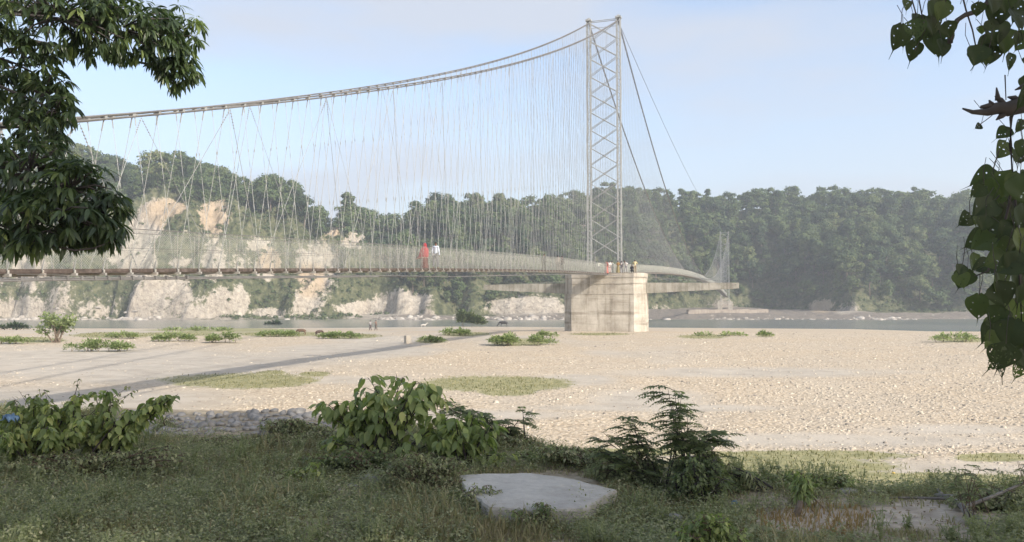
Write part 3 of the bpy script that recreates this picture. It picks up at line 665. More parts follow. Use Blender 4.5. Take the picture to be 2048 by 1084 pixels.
# ------------------------------------------------------------------ things on the gravel bar
def foliage_mesh(name, T, P, F, U, size, rnd, mat, parent):
    v, f, a = scatter(T, P, frames(F, U), size, rnd)
    o = npmesh(name, v - np.array(parent.location), f, mat, attrs=dict(rnd=('FACE', a))); o.parent = parent; return o
def bar_bush(x, y, w, h, label, n=900, mat='bar_bush', cat='bush', Y=None, name='bush', dens=1.0):
    p = hit(x, y) if Y is None else gpt((x - 1024) / FP * Y, Y); sc = p.y / FP; W = w * sc / 2; H = h * sc
    r = empty(name, p); tag(r, label, cat, 'green clumps growing on the gravel')
    k = max(3, int(w / 9)); cx = RG.uniform(-W, W, k) * .85; hh = H * (1 - .55 * np.abs(cx / W)) * RG.uniform(.65, 1, k); cy = RG.uniform(-.5, .5, k) * W * .5
    mb = MB()
    for i in range(k):
        for j in range(3): mb.tube([p + Vector((cx[i], cy[i], 0)), p + Vector((cx[i] + RG.uniform(-.15, .15) * W, cy[i], hh[i] * .8))], [.015, .006], 4)
    o = mb.build('stem', M['twig']); o.parent = r; o.matrix_parent_inverse = Matrix.Translation(-p)
    j = RG.integers(0, k, n); d = rdir(n); d[:, 2] = np.abs(d[:, 2]); rr = (W / k ** .5 * .9)
    P = np.stack([cx[j], cy[j], hh[j] * .35], 1) + d * np.stack([np.full(n, rr), np.full(n, rr), hh[j] * .65], 1) * RG.uniform(.4, 1, n)[:, None]
    P += np.array(p); P[:, 2] = np.maximum(P[:, 2], ground_z(P[:, 0], P[:, 1]) + .01)
    foliage_mesh('foliage', SMALL, P, d + rdir(n) * .6, np.array([[0, 0, 1.]]) + rdir(n) * .4, RG.uniform(.6, 1.2, n) * max(.10, sc * 6.5), RG.random(n), M[mat], r)
    return r
for a in [(205, 703, 125, 32, 'low leafy green clump, the nearest at the left of the gravel', 1500), (350, 683, 90, 22, 'small green clump between two others left of the grass strip', 800), (450, 686, 75, 28, 'pale green clump right of the other small clumps on the left', 800),
          (682, 677, 85, 18, 'green clump beside the two grazing goats', 800), (1045, 691, 135, 32, 'wide leafy green clump in front of the concrete pier', 1800), (905, 671, 75, 18, 'sparse green clump behind the square concrete post', 500), (860, 684, 62, 14, 'small green tuft right beside the square concrete post', 400),
          (240, 677, 60, 18, 'pale sparse clump behind the nearest left clump', 400), (560, 673, 110, 14, 'long low green clump where the brown goat grazes', 700), (30, 688, 75, 18, 'low green clump at the left edge of the gravel', 500), (1525, 673, 32, 12, 'tiny green tuft on the open gravel right of the pier', 200),
          (1905, 684, 95, 26, 'straggly green clump near the water at the far right', 500), (1440, 672, 110, 9, 'thin low weeds on the gravel beyond the right arm of the pier', 260), (400, 662, 160, 8, 'thin line of weeds along the left water edge', 400), (1090, 676, 50, 16, 'green tuft at the foot of the pier', 300)]:
    bar_bush(*a)
bar_bush(935, 655, 66, 44, 'tall dark green bush at the water edge behind the gravel', 1600, 'far_crown', 'bush'); bar_bush(545, 652, 26, 16, 'small dark bush at the left water edge', 300, 'far_crown', 'bush')
bar_bush(30, 660, 90, 16, 'low dark green clump at the water edge on the far left', 500, 'far_crown', 'bush')
# small forked tree on the left of the bar
p = hit(112, 686); t = empty('tree', p); tag(t, 'small forked tree with a thin yellow-green crown standing alone on the left gravel', 'tree'); s = p.y / FP; mb = MB(); P = []
for i in range(9):
    a = i * 2.4; tip = p + Vector((math.cos(a) * RG.uniform(8, 34) * s, math.sin(a) * 20 * s, RG.uniform(28, 54) * s)); b = p + Vector((RG.uniform(-8, 8) * s, 0, 0))
    mid = b.lerp(tip, .5) + Vector((0, 0, 5 * s)); mb.tube([b, mid, tip], [.09, .06, .02], 5)
    for k in range(80): P.append(np.array(b.lerp(tip, RG.uniform(.65, 1.05))) + RG.normal(0, 5.5 * s, 3) * np.array([1.3, 1, .7]))
o = mb.build('trunk', M['bark']); o.parent = t; o.matrix_parent_inverse = Matrix.Translation(-p)
P = np.array(P); n = len(P); foliage_mesh('crown', SMALL, P, rdir(n), rdir(n), RG.uniform(.25, .42, n), RG.random(n), M['bar_bush'], t)
# concrete post
p = hit(815, 687); s = p.y / FP; mb = MB(); ax = (Vector((.86, .5, 0)), Vector((-.5, .86, 0)), UP); h = 16 * s
mb.box(p + UP * (h * .5 - .1), (11 * s, 12 * s, h + .2), ax); o = mb.build('marker_post', M['pier']); tag(o, 'short square concrete post standing on the gravel', 'post')
bv = o.modifiers.new('edge', 'BEVEL'); bv.width = .03; bv.segments = 2
# gravel as real stones
def gravel():
    n = 150000; Y = np.exp(RG.uniform(np.log(13), np.log(95), n)); X = RG.uniform(-.68, .68, n) * Y; z = ground_z(X, Y); px, py = proj(X, Y, z)
    sand = np.clip(.5 + .9 * (ell(px, py, SANDS) + (fbm(X * .25, Y * .25) - .5)), 0, 1); gm = fbm(X * .3, Y * .3) + .25 * smooth(1100, 1600, px)
    ok = (z < 3.6) & (ell(px, py, GRASSES) < RG.uniform(-.4, .3, n)) & (RG.random(n) < np.clip((gm - .3) * 2.2, .06, 1) * (1 - .85 * sand)); X, Y, z = X[ok], Y[ok], z[ok]; n = len(X)
    ph = np.arange(6) / 6 * 2 * np.pi; T = np.concatenate([np.stack([np.cos(ph), np.sin(ph), 0 * ph], 1), np.stack([np.cos(ph + .5) * .62, np.sin(ph + .5) * .62, 0 * ph + .75], 1)]); T = np.concatenate([T, [[0, 0, .95]]])
    F4 = np.array([(i, (i + 1) % 6, 6 + (i + 1) % 6, 6 + i) for i in range(6)]); F3 = np.array([(6 + i, 6 + (i + 1) % 6, 12) for i in range(6)])
    s = np.clip(RG.lognormal(-3.5, .42, n), .014, .12) * (1 + Y * .006); an = RG.uniform(0, 6.28, n); el = RG.uniform(.6, 1, n); hh = RG.uniform(.35, .75, n)
    jit = 1 + RG.uniform(-.18, .18, (n, 13, 1)); v = T[None] * jit * np.stack([s, s * el, s * hh], 1)[:, None, :]
    V = np.stack([v[..., 0] * np.cos(an)[:, None] - v[..., 1] * np.sin(an)[:, None] + X[:, None], v[..., 0] * np.sin(an)[:, None] + v[..., 1] * np.cos(an)[:, None] + Y[:, None], v[..., 2] + z[:, None] - .01], 2).reshape(-1, 3)
    off = (np.arange(n) * 13)[:, None, None]; r = RG.random(n)
    m, t, b = nodes('pebbles'); t.links.new(ramp(t, attr(t, 'rnd'), [(.22, .195, .165), (.35, .305, .24), (.45, .395, .31), (.56, .50, .40)]), b.inputs[0]); b.inputs['Roughness'].default_value = .8
    tag(npmesh('gravel', V, [(F4[None] + off).reshape(-1, 4), (F3[None] + off).reshape(-1, 3)], m, attrs=dict(rnd=('FACE', np.concatenate([np.repeat(r, 6), np.repeat(r, 6)])))), 'pale tan river gravel and cobbles scattered over the sandy bed', 'gravel', kind='stuff')
gravel()
def shore_rocks():
    rg = np.random.default_rng(77); n = 2600; px = rg.uniform(-200, 2300, n); Y = 324 + rg.gamma(1.6, 5.5, n); X = (px - 1024) / FP * Y; z = hill_z(X, Y); ok = (z > -.6) & (z < 6) & (fbm(X * .03, Y * .03 + 5) + .15 * ((px > 1720) & (px < 1960)) > .47); X, Y, z = X[ok], Y[ok], z[ok]; n = len(X)
    ph = np.arange(6) / 6 * 2 * np.pi; T = np.concatenate([np.stack([np.cos(ph), np.sin(ph), 0 * ph - .3], 1), np.stack([np.cos(ph + .5) * .7, np.sin(ph + .5) * .7, 0 * ph + .6], 1), [[0, 0, .9]]])
    F4 = np.array([(i, (i + 1) % 6, 6 + (i + 1) % 6, 6 + i) for i in range(6)]); F3 = np.array([(6 + i, 6 + (i + 1) % 6, 12) for i in range(6)])
    s = np.clip(rg.lognormal(-.55, .55, n), .2, 2.2); v = T[None] * (1 + rg.uniform(-.28, .28, (n, 13, 1))) * np.stack([s * rg.uniform(.8, 1.5, n), s, s * rg.uniform(.35, .8, n)], 1)[:, None, :] + np.stack([X, Y, z], 1)[:, None, :]
    off = (np.arange(n) * 13)[:, None, None]
    tag(npmesh('shore_rocks', v.reshape(-1, 3), [(F4[None] + off).reshape(-1, 4), (F3[None] + off).reshape(-1, 3)], simple('shore_rock', [(.2, .18, .155), (.34, .31, .27), (.48, .45, .40)], .35, .9)), 'pale rocks strewn along the far waterline', 'rocks', kind='stuff')
shore_rocks()
def stone_mesh(c, rad, seed, flat=.6):
    rg = np.random.default_rng(seed); nu, nv = 14, 9; V = []
    for j in range(nv):
        th = math.pi * j / (nv - 1)
        for i in range(nu):
            d = np.array([math.sin(th) * math.cos(2 * math.pi * i / nu), math.sin(th) * math.sin(2 * math.pi * i / nu), math.cos(th)])
            V.append(d)
    V = np.array(V); ks = rdir(15, rg); off = rg.uniform(.5, .9, 15)
    k = np.min(np.where((V @ ks.T) > .05, off / np.maximum(V @ ks.T, .05), 9), 1); V = V * np.minimum(k, 1.05)[:, None] * np.array(rad) * np.array([1, 1, flat]); a = rg.uniform(0, 3)
    V = np.stack([V[:, 0] * math.cos(a) - V[:, 1] * math.sin(a), V[:, 0] * math.sin(a) + V[:, 1] * math.cos(a), V[:, 2]], 1) + np.array(c)
    F = [(j * nu + i, (j + 1) * nu + i, (j + 1) * nu + (i + 1) % nu, j * nu + (i + 1) % nu) for j in range(nv - 1) for i in range(nu)]
    return V, np.array(F)
# bank-edge boulders at the left
k = 0; BL_ = {}
for row in range(7):
    m_ = 24 + 2 * (row % 3)
    for i in range(m_):
        x = 235 + (670 - 235) * (i + RG.uniform(.1, .9)) / m_; Y = 9.2 + row * .27 + RG.uniform(-.08, .08); X = (x - 1024) / FP * Y; r = RG.uniform(.035, .08) * RG.choice([1, 1, 1.3])
        zz = float(ground_z(X, Y)) + r * .15
        V, F = stone_mesh((X, Y, zz), (r * RG.uniform(1, 1.5), r, r), 500 + k, .75); o = npmesh('boulder', V, F, M['stone'], sm=False, loc=(X, Y, zz)); k += 1
        side = ['at the left end beside the leafy bush', 'left of the wispy tuft', 'right of the wispy tuft', 'in the middle of the pile', 'toward the weeds', 'half hidden at the weed end'][min(5, int((x - 235) / 73))]
        lb = (f'{"large" if r > .09 else "middling" if r > .062 else "small"} grey boulder {["in the front row", "in the second row", "in the third row", "in the fourth row", "in the fifth row", "in the sixth row", "in the back row"][row]} {side}'); BL_.setdefault(lb, []).append((x, o)); tag(o, None, 'boulder', 'boulders lining the bank edge')
for lb, ts in BL_.items():
    ts.sort(key=lambda q: q[0]); m_ = len(ts)
    for i, (_, o) in enumerate(ts): o['label'] = lb if m_ == 1 else ('leftmost ' if i == 0 else 'rightmost ' if i == m_ - 1 else 'middle ' if m_ == 3 else ['', 'second ', 'third ', 'fourth ', 'fifth ', 'sixth '][min(i, 5)]) + lb
for i, (x, y, r, lb) in enumerate([(735, 962, .1, 'pale flat stone lying in the grass under the big shrub'), (705, 975, .06, 'small pale stone left of the flat one in the grass'), (1690, 985, .09, 'pale stone beside the weeds on the right bank'), (1745, 987, .07, 'flat pale stone at the bank edge on the right'), (1340, 1043, .09, 'grey rounded stone half buried near the bottom weed'), (490, 902, .05, 'tiny white stone in the grass behind the left bush')]):
    p = hit(x, y); V, F = stone_mesh((p.x, p.y, p.z + r * .1), (r * 1.5, r, r), 900 + i, .5); tag(npmesh('stone', V, F, M['stone'], loc=tuple(p)), lb, 'stone')

# ------------------------------------------------------------------ concrete slab
def slab():
    pts = [(915, 940), (1062, 937), (1150, 950), (1234, 967), (1168, 1008), (1060, 1010), (975, 1003), (930, 970)]
    zt = E - 1.46; c8 = [at(x, y, 1.45 * FP / (y - 607 + 2)) for x, y in pts]; rim = []; K = 9
    for i in range(8):
        a, b = c8[i], c8[(i + 1) % 8]
        for k in range(K):
            p = a.lerp(b, k / K); q = .03 * (fbm(p.x * 9, p.y * 9 + i) - .5) + (.03 * (RG.random() - .7) if RG.random() < .3 else 0); d = (p - c8[0].lerp(c8[4], .5)); d.z = 0; rim.append(Vector((p.x, p.y, 0)) + d.normalized() * q)
    n = len(rim); c = sum(rim, Vector()) / n; mb = MB(); V = []; rings = [0, .25, .5, .75, .93, .985, 1.0]
    for f in rings[1:]:
        for p in rim: q = c.lerp(p, f); V.append(Vector((q.x, q.y, zt + .03 * (fbm(q.x * 2.5, q.y * 2.5) - .5) + .012 * (fbm(q.x * 14, q.y * 14) - .5) - (.02 if f == 1 else .004 if f > .98 else 0))))
    m = len(rings) - 1
    for f, dz in ((1.006, -.07), (1.03, -.13), (1.10, -.2)):
        for p in rim: q = c.lerp(p, f); V.append(Vector((q.x, q.y, zt + dz + .03 * (fbm(q.x * 8, q.y * 8) - .5))))
    V.append(Vector((c.x, c.y, zt))); cc = len(V) - 1
    mb.add(V, [(r * n + i, (r + 1) * n + i, (r + 1) * n + (i + 1) % n, r * n + (i + 1) % n) for r in range(m + 2) for i in range(n)], [(i, (i + 1) % n, cc) for i in range(n)])
    o = mb.build('concrete_slab', M['slab']); tag(o, 'broken pale concrete slab lying in the grass between the shrubs', 'slab')
slab()

# ------------------------------------------------------------------ shrubs in front
def curve(a, b, lift=.15, n=6):
    m = a.lerp(b, .5) + Vector((RG.uniform(-.08, .08), RG.uniform(-.08, .08), lift)) * (b - a).length
    return [a * (1 - t) ** 2 + m * 2 * t * (1 - t) + b * t * t for t in [i / n for i in range(n + 1)]]
def shrub(base, Y, label, lumps, leaf='ovate', size=.14, mat='broad', per=26, droop=.5, name='shrub', cat='shrub', spread=.07, zoff=0, tw='twig', rad=.012, down=.35):
    """lumps: (cx, cy, rx, ry, stems) in pixels at depth Y: where the stems end"""
    X = (base[0] - 1024) / FP * Y; p = gpt(X, Y); r = empty(name, p); tag(r, label, cat)
    mb = MB(); P = []; F = []; U = []; SZ = []; RN = []; FR = []
    for cx, cy, rx, ry, ns in lumps:
        for i in range(ns):
            a = RG.uniform(0, 6.28); q = RG.uniform(.2, 1) ** .6; Yt = Y + RG.normal() * rx / FP * Y * .55
            tip = at(cx + math.cos(a) * q * rx, cy + math.sin(a) * q * ry, Yt); b = p + Vector((RG.normal() * .08, RG.normal() * .08, -.03))
            if tip.z < p.z + .05: tip.z = p.z + .05
            c = curve(b, tip, .12); nn = len(c); mb.tube(c, [rad * (1 - .8 * k / (nn - 1)) for k in range(nn)], 5)
            L = (tip - b).length; rt = RG.random()
            for k in range(per):
                u = 1 - .55 * RG.random() ** 1.5; i0 = min(int(u * (nn - 1)), nn - 2); bp = c[i0].lerp(c[i0 + 1], u * (nn - 1) - i0)
                an = RG.uniform(0, 6.28); o_ = Vector((math.cos(an), math.sin(an), RG.uniform(-.2, .6))) * RG.uniform(.3, 1) * spread * (1.6 - u)
                lp = bp + o_; d = Vector((math.cos(an), math.sin(an), RG.uniform(-.9, .4) - droop)).normalized()
                if leaf == 'pinnate': FR.append((bp, Vector((math.cos(an), math.sin(an), RG.uniform(.05, .7))).normalized(), rt))
                else:
                    P.append(lp); F.append(d); U.append(Vector((RG.normal() * .35, RG.normal() * .35, 1))); SZ.append(size * RG.uniform(.5, 1.15)); RN.append(min(1, max(0, rt * .3 + RG.random() ** 1.6 * .75)))
                    if k % 3 == 0: mb.tube([bp, lp], .0025, 3)
    if leaf == 'pinnate':
        for bp, d, rt in FR:
            L = size * RG.uniform(.7, 1.2); m = 11; sd = d.cross(UP).normalized(); prev = bp; pts = []
            for j in range(m + 1):
                t = j / m; q = bp + d * (L * t) + UP * (-.45 * L * t * t); pts.append(q)
            mb.tube(pts[::3], .0025, 3)
            for j in range(2, m + 1):
                tg = (pts[j] - pts[j - 1]).normalized()
                for sg in (1, -1):
                    P.append(pts[j]); F.append((sd * sg + tg * .35 + UP * RG.uniform(-.35, .05)).normalized()); U.append(Vector((0, 0, 1)) + d * .2); SZ.append(L * .24 * math.sin(.5 + 2.3 * j / m)); RN.append(min(1, rt * .4 + RG.random() * .6))
    o = mb.build('stem', M[tw]); o.parent = r; o.matrix_parent_inverse = Matrix.Translation(-p)
    T = {'ovate': OVATE, 'small': SMALL, 'lance': LANCE, 'pinnate': (SMALL[0] * np.array([.8, 1, 1]), SMALL[1])}[leaf]
    foliage_mesh('foliage', T, np.array([tuple(q) for q in P]), np.array([tuple(q) for q in F]), np.array([tuple(q) for q in U]), np.array(SZ), np.array(RN), M[mat], r)
    return r
shrub((775, 935), 8.0, 'big leafy shrub with broad drooping green leaves on the bank edge', [(790, 775, 80, 32, 15), (715, 815, 66, 40, 11), (660, 818, 34, 20, 5), (855, 795, 46, 30, 9), (800, 860, 100, 44, 9), (700, 880, 56, 40, 5)], size=.125, per=19, tw='twig_dark', spread=.15)
shrub((925, 930), 7.7, 'yellow-green broad-leaved shrub right of the big leafy shrub', [(900, 845, 50, 24, 9), (965, 850, 40, 28, 9), (1000, 900, 26, 26, 4), (880, 890, 50, 30, 6)], size=.125, per=20, tw='twig_dark', spread=.13, mat='broad')
shrub((1010, 930), 8.6, 'dark shrub with feathery leaves behind the yellow-green shrub', [(890, 810, 26, 12, 4), (930, 820, 30, 14, 4), (990, 850, 30, 26, 5), (1025, 830, 26, 14, 3), (1010, 880, 28, 26, 7)], leaf='pinnate', size=.26, mat='pinnate', per=6, tw='twig_dark')
shrub((1010, 935), 8.9, 'thin grey-green willowy bush behind the concrete slab', [(1010, 880, 34, 30, 14), (985, 900, 30, 20, 8)], leaf='lance', size=.09, mat='weed', per=24, droop=.8, name='bush', cat='bush')
shrub((95, 945), 7.6, 'dense dark leafy bush at the left edge of the bank', [(60, 830, 60, 34, 16), (20, 850, 30, 30, 8), (110, 850, 70, 40, 18), (60, 890, 90, 34, 14), (20, 900, 40, 40, 8), (130, 800, 40, 20, 5), (80, 795, 16, 20, 3)], size=.085, per=40, tw='twig_dark', mat='broad', name='bush', cat='bush')
shrub((215, 935), 7.9, 'leafy bush with an arching branch reaching right over the boulders', [(345, 795, 24, 8, 5), (300, 802, 30, 10, 4), (205, 800, 24, 26, 5), (190, 850, 50, 34, 12), (260, 850, 40, 30, 8), (230, 890, 60, 34, 9)], size=.10, per=24, tw='twig_dark', mat='broad', name='bush', cat='bush')
shrub((1365, 1003), 6.6, 'tall shrub with fern-like leaves on the right of the slab', [(1345, 788, 22, 10, 4), (1335, 812, 22, 12, 3), (1360, 838, 30, 20, 4), (1375, 880, 46, 24, 6), (1425, 885, 28, 36, 7), (1400, 945, 46, 30, 5), (1435, 930, 26, 30, 4)], leaf='pinnate', size=.27, mat='pinnate', per=6, tw='twig_dark', rad=.008)
shrub((1310, 995), 6.9, 'fern-leaved shrub with tiered tops left of the tall one', [(1262, 835, 16, 6, 3), (1262, 862, 22, 12, 3), (1205, 876, 20, 12, 3), (1235, 900, 40, 18, 4), (1180, 905, 22, 12, 2), (1285, 905, 36, 22, 4), (1240, 940, 50, 18, 3)], leaf='pinnate', size=.25, mat='pinnate', per=6, tw='twig_dark', rad=.007)
shrub((1400, 1003), 6.3, 'dark tangled bush at the foot of the tall fern-leaved shrub', [(1410, 940, 56, 44, 22), (1380, 985, 50, 14, 8)], leaf='small', size=.045, mat='pinnate', per=60, spread=.1, name='bush', cat='bush', tw='twig_dark')
shrub((1275, 980), 6.9, 'soft bright green bush between the slab and the fern-leaved shrubs', [(1270, 935, 60, 26, 22), (1200, 935, 30, 16, 8)], leaf='small', size=.045, mat='weed', per=60, spread=.1, name='bush', cat='bush')
shrub((1110, 946), 7.9, 'low bright green weeds behind the slab', [(1105, 925, 50, 14, 18), (1060, 925, 26, 16, 8)], leaf='small', size=.05, mat='broad', per=50, spread=.08, name='weed_clump', cat='weeds')
shrub((1500, 985), 6.6, 'thin arching weed right of the tall fern-leaved shrub', [(1475, 930, 26, 8, 4), (1490, 955, 24, 14, 6), (1450, 960, 20, 16, 4)], leaf='lance', size=.07, mat='weed', per=20, name='weed_clump', cat='weeds', tw='twig_dark')
shrub((600, 905), 9.2, 'dense grey-green weeds right of the boulders', [(560, 848, 44, 12, 26), (625, 862, 50, 16, 24), (600, 885, 80, 18, 20)], leaf='small', size=.045, mat='weed', per=50, spread=.1, name='weed_clump', cat='weeds')
shrub((335, 885), 9.6, 'wispy grass tuft standing among the boulders', [(330, 845, 20, 14, 30)], leaf='lance', size=.06, mat='weed', per=8, name='weed_clump', cat='weeds', rad=.004)
shrub((850, 1010), 6.6, 'tall seedy weeds left of the slab', [(850, 918, 66, 18, 30), (905, 940, 44, 26, 22), (800, 945, 44, 26, 20), (870, 970, 80, 24, 26)], leaf='small', size=.036, mat='weed', per=56, spread=.07, name='weed_clump', cat='weeds', rad=.005)
shrub((960, 1035), 6.0, 'wiry dark weed growing against the front of the slab', [(960, 990, 40, 22, 12), (930, 1010, 30, 14, 8)], leaf='small', size=.035, mat='weed', per=30, spread=.06, name='weed_clump', cat='weeds', rad=.004)
shrub((1065, 1045), 5.5, 'sparse dark weed in front of the slab', [(1060, 1015, 45, 14, 12)], leaf='small', size=.035, mat='pinnate', per=26, spread=.05, name='weed_clump', cat='weeds', rad=.004)
shrub((1430, 1095), 4.7, 'bright green low weed at the bottom edge', [(1420, 1045, 40, 18, 20), (1395, 1065, 40, 16, 14), (1460, 1070, 30, 18, 10)], leaf='small', size=.045, mat='broad', per=34, spread=.06, name='weed_clump', cat='weeds', rad=.004)
shrub((1600, 1005), 6.1, 'yellow-green upright weed beside the dry brown patch', [(1600, 960, 16, 18, 12)], leaf='lance', size=.07, mat='broad', per=24, spread=.04, name='weed_clump', cat='weeds', rad=.004)
shrub((1620, 990), 6.8, 'long low green weeds along the right bank edge', [(1530, 965, 40, 14, 14), (1600, 960, 50, 14, 16), (1670, 970, 50, 14, 16)], leaf='small', size=.045, mat='broad', per=50, spread=.09, name='weed_clump', cat='weeds', rad=.004)
shrub((1990, 1030), 6.0, 'grassy green weeds at the right edge of the bank', [(2000, 990, 60, 16, 20), (1940, 1010, 50, 16, 16), (2040, 1010, 30, 30, 14)], leaf='small', size=.045, mat='weed', per=46, spread=.08, name='weed_clump', cat='weeds', rad=.004)
shrub((1560, 975), 7.0, 'lone thin weed stalk sticking up over the right bank', [(1552, 932, 8, 10, 3)], leaf='pinnate', size=.1, mat='pinnate', per=4, name='weed_clump', cat='weeds', rad=.004)
shrub((1935, 1005), 5.6, 'spindly sapling with few drooping leaves on the right bank', [(1925, 935, 8, 8, 2), (1955, 945, 12, 10, 2), (1905, 955, 10, 10, 2), (1960, 975, 16, 10, 2)], leaf='pinnate', size=.13, mat='pinnate', per=4, name='sapling', cat='sapling', rad=.005)
shrub((2045, 975), 6.0, 'thin sapling half cut off by the right edge of the view', [(2040, 925, 8, 8, 3)], leaf='pinnate', size=.12, mat='pinnate', per=4, name='sapling', cat='sapling', rad=.005)
shrub((560, 960), 6.9, 'small broad-leaved seedling in the grass left of the big shrub', [(640, 935, 20, 12, 6), (600, 945, 30, 14, 8)], leaf='ovate', size=.06, mat='broad', per=14, spread=.05, name='weed_clump', cat='weeds', rad=.004)
shrub((1180, 930), 7.6, 'tangle of pale weeds between the slab and the sunny river bed', [(1150, 905, 60, 14, 18), (1090, 900, 40, 12, 10), (1230, 925, 50, 14, 12)], leaf='small', size=.045, mat='weed', per=46, spread=.09, name='weed_clump', cat='weeds', rad=.004)
shrub((500, 925), 8.6, 'soft low weeds in front of the boulder pile', [(480, 900, 60, 12, 16), (560, 905, 50, 14, 14), (400, 905, 40, 8, 8)], leaf='small', size=.04, mat='weed', per=40, spread=.08, name='weed_clump', cat='weeds', rad=.004)
shrub((1020, 905), 8.4, 'mixed weeds behind the far corner of the slab', [(1000, 885, 40, 20, 12), (1050, 890, 30, 16, 10)], leaf='small', size=.05, mat='weed', per=46, spread=.09, name='weed_clump', cat='weeds', rad=.004)
shrub((770, 960), 7.4, 'dark weeds beneath the big leafy shrub', [(720, 920, 80, 26, 26), (800, 930, 60, 24, 18), (640, 920, 50, 20, 12)], leaf='small', size=.05, mat='pinnate', per=50, spread=.1, name='weed_clump', cat='weeds')
shrub((180, 960), 7.2, 'dark weeds under the bushes at the left', [(100, 925, 90, 20, 26), (240, 920, 60, 26, 22), (330, 915, 60, 24, 20)], leaf='small', size=.045, mat='weed', per=46, spread=.1, name='weed_clump', cat='weeds')

# fallen branch, twig, stump, litter
mb = MB(); bp = lambda x, y, Y: at(x, y, Y)
fb = empty('fallen_branch', hit(1920, 1030)); tag(fb, 'bare grey fallen branch lying forked on the right bank', 'branch'); fo = Vector(fb.location)
def onb(x, y, up=.03): 
    p = hit(x, y, 3, 12); return p + UP * up
mb.tube([onb(1872, 998), onb(1905, 1008, .05), onb(1925, 1030, .06), onb(1950, 1045), onb(1985, 1062)], [.016, .025, .024, .022, .012], 7)
mb.tube([onb(1770, 1000, .02), onb(1830, 1003, .03), onb(1900, 1010, .05)], [.006, .01, .014], 5); mb.tube([onb(1925, 1030, .06), onb(1940, 1052, .02), onb(1955, 1070, .02)], [.02, .015, .008], 6)
mb.tube([onb(1928, 1032, .06), onb(1990, 1024, .12), onb(2060, 1014, .2)], [.014, .012, .009], 6); mb.tube([onb(1885, 1000, .04), onb(1875, 992, .06)], [.02, .01], 6)
o = mb.build('branch', M['deadwood']); o.parent = fb; o.matrix_parent_inverse = Matrix.Translation(-fo)
p = hit(1590, 1032); mb = MB(); mb.tube([p - UP * .03, p + Vector((.03, 0, .06)), p + Vector((.05, .02, .1))], [.035, .022, .02], 8); tag(mb.build('stump', M['bark']), 'small dark cut stump poking out of the dry grass', 'stump')
def litter(x, y, Y, w, h, col, label):
    p = at(x, y, Y) if Y else hit(x, y) + UP * h * .4; n = 9; V = []; F = []
    for j in range(n):
        for i in range(n):
            u, v = i / (n - 1) - .5, j / (n - 1) - .5; V.append((p.x + u * w * (1 + .2 * math.sin(9 * v)), p.y + v * w * .7, p.z + h * (.5 - (u * u + v * v) * 1.6) + .25 * h * math.sin(17 * u + 3) * math.cos(13 * v) + .2 * h * math.sin(31 * v + 9 * u)))
    F = [(j * n + i, j * n + i + 1, (j + 1) * n + i + 1, (j + 1) * n + i) for j in range(n - 1) for i in range(n - 1)]
    o = npmesh('plastic_bag', V, np.array(F), simple('plastic', [tuple(c * .8 for c in col), col], 12, .4), loc=tuple(p)); so_ = o.modifiers.new('thickness', 'SOLIDIFY'); so_.thickness = .002; tag(o, label, 'litter')
litter(1470, 1014, None, .055, .05, (.05, .22, .50), 'crumpled bright blue plastic scrap below the tall fern-leaved shrub')
litter(20, 838, 7.4, .14, .08, (.16, .27, .42), 'pale blue plastic bag caught in the left bush')
litter(1787, 948, None, .07, .03, (.6, .42, .08), 'small yellow scrap on the grassy sand at the right')
shrub((130, 935), 8.0, 'nearly bare twiggy stems rising above the left bushes', [(160, 755, 6, 5, 2), (85, 775, 8, 8, 3), (235, 790, 20, 14, 3), (40, 790, 20, 10, 3), (270, 775, 14, 10, 3)], leaf='ovate', size=.045, mat='weed', per=9, name='sapling', cat='sapling', rad=.007, tw='twig_dark', spread=.04)

# grass and low ground cover
def inpx(n, ylo, yhi, xlo=-1.02, xhi=1.02):
    Y = np.exp(RG.uniform(np.log(ylo), np.log(yhi), n)); X = RG.uniform(xlo, xhi, n) * Y * .68; return X, Y
def blades(name, label, n, Ylo, Yhi, h, mat, keep, wid=1.0, cat='grass'):
    X, Y = inpx(n, Ylo, Yhi); z = ground_z(X, Y); px, py = proj(X, Y, z); k = keep(X, Y, z, px, py); X, Y, z = X[k], Y[k], z[k]; n = len(X)
    hh = h * RG.uniform(.4, 1.2, n) * (1 + .012 * Y) * (.6 + .9 * fbm(X * 1.3, Y * 1.3)); an = RG.uniform(0, 6.28, n); w = (.0022 + .00045 * Y) * wid; lean = RG.uniform(.2, .9, n) * hh; la = RG.uniform(0, 6.28, n)
    c, s = np.cos(an), np.sin(an); z0 = np.zeros(n)
    b0 = np.stack([X - c * w, Y - s * w, z - .005], 1); b1 = np.stack([X + c * w, Y + s * w, z - .005], 1)
    m0 = np.stack([X - c * w * .7 + np.cos(la) * lean * .35, Y - s * w * .7 + np.sin(la) * lean * .35, z + hh * .65], 1); m1 = np.stack([X + c * w * .7 + np.cos(la) * lean * .35, Y + s * w * .7 + np.sin(la) * lean * .35, z + hh * .65], 1)
    t = np.stack([X + np.cos(la) * lean, Y + np.sin(la) * lean, z + hh], 1)
    V = np.stack([b0, b1, m1, m0, t], 1).reshape(-1, 3); o5 = (np.arange(n) * 5)[:, None]
    r = np.clip(fbm(X * .8, Y * .8) * .7 + RG.random(n) * .5 - .1, 0, 1)
    return tag(npmesh(name, V, [np.array([[0, 1, 2, 3]]) + o5, np.array([[3, 2, 4]]) + o5], M[mat], attrs=dict(rnd=('FACE', np.concatenate([r, r])))), label, cat, kind='stuff')
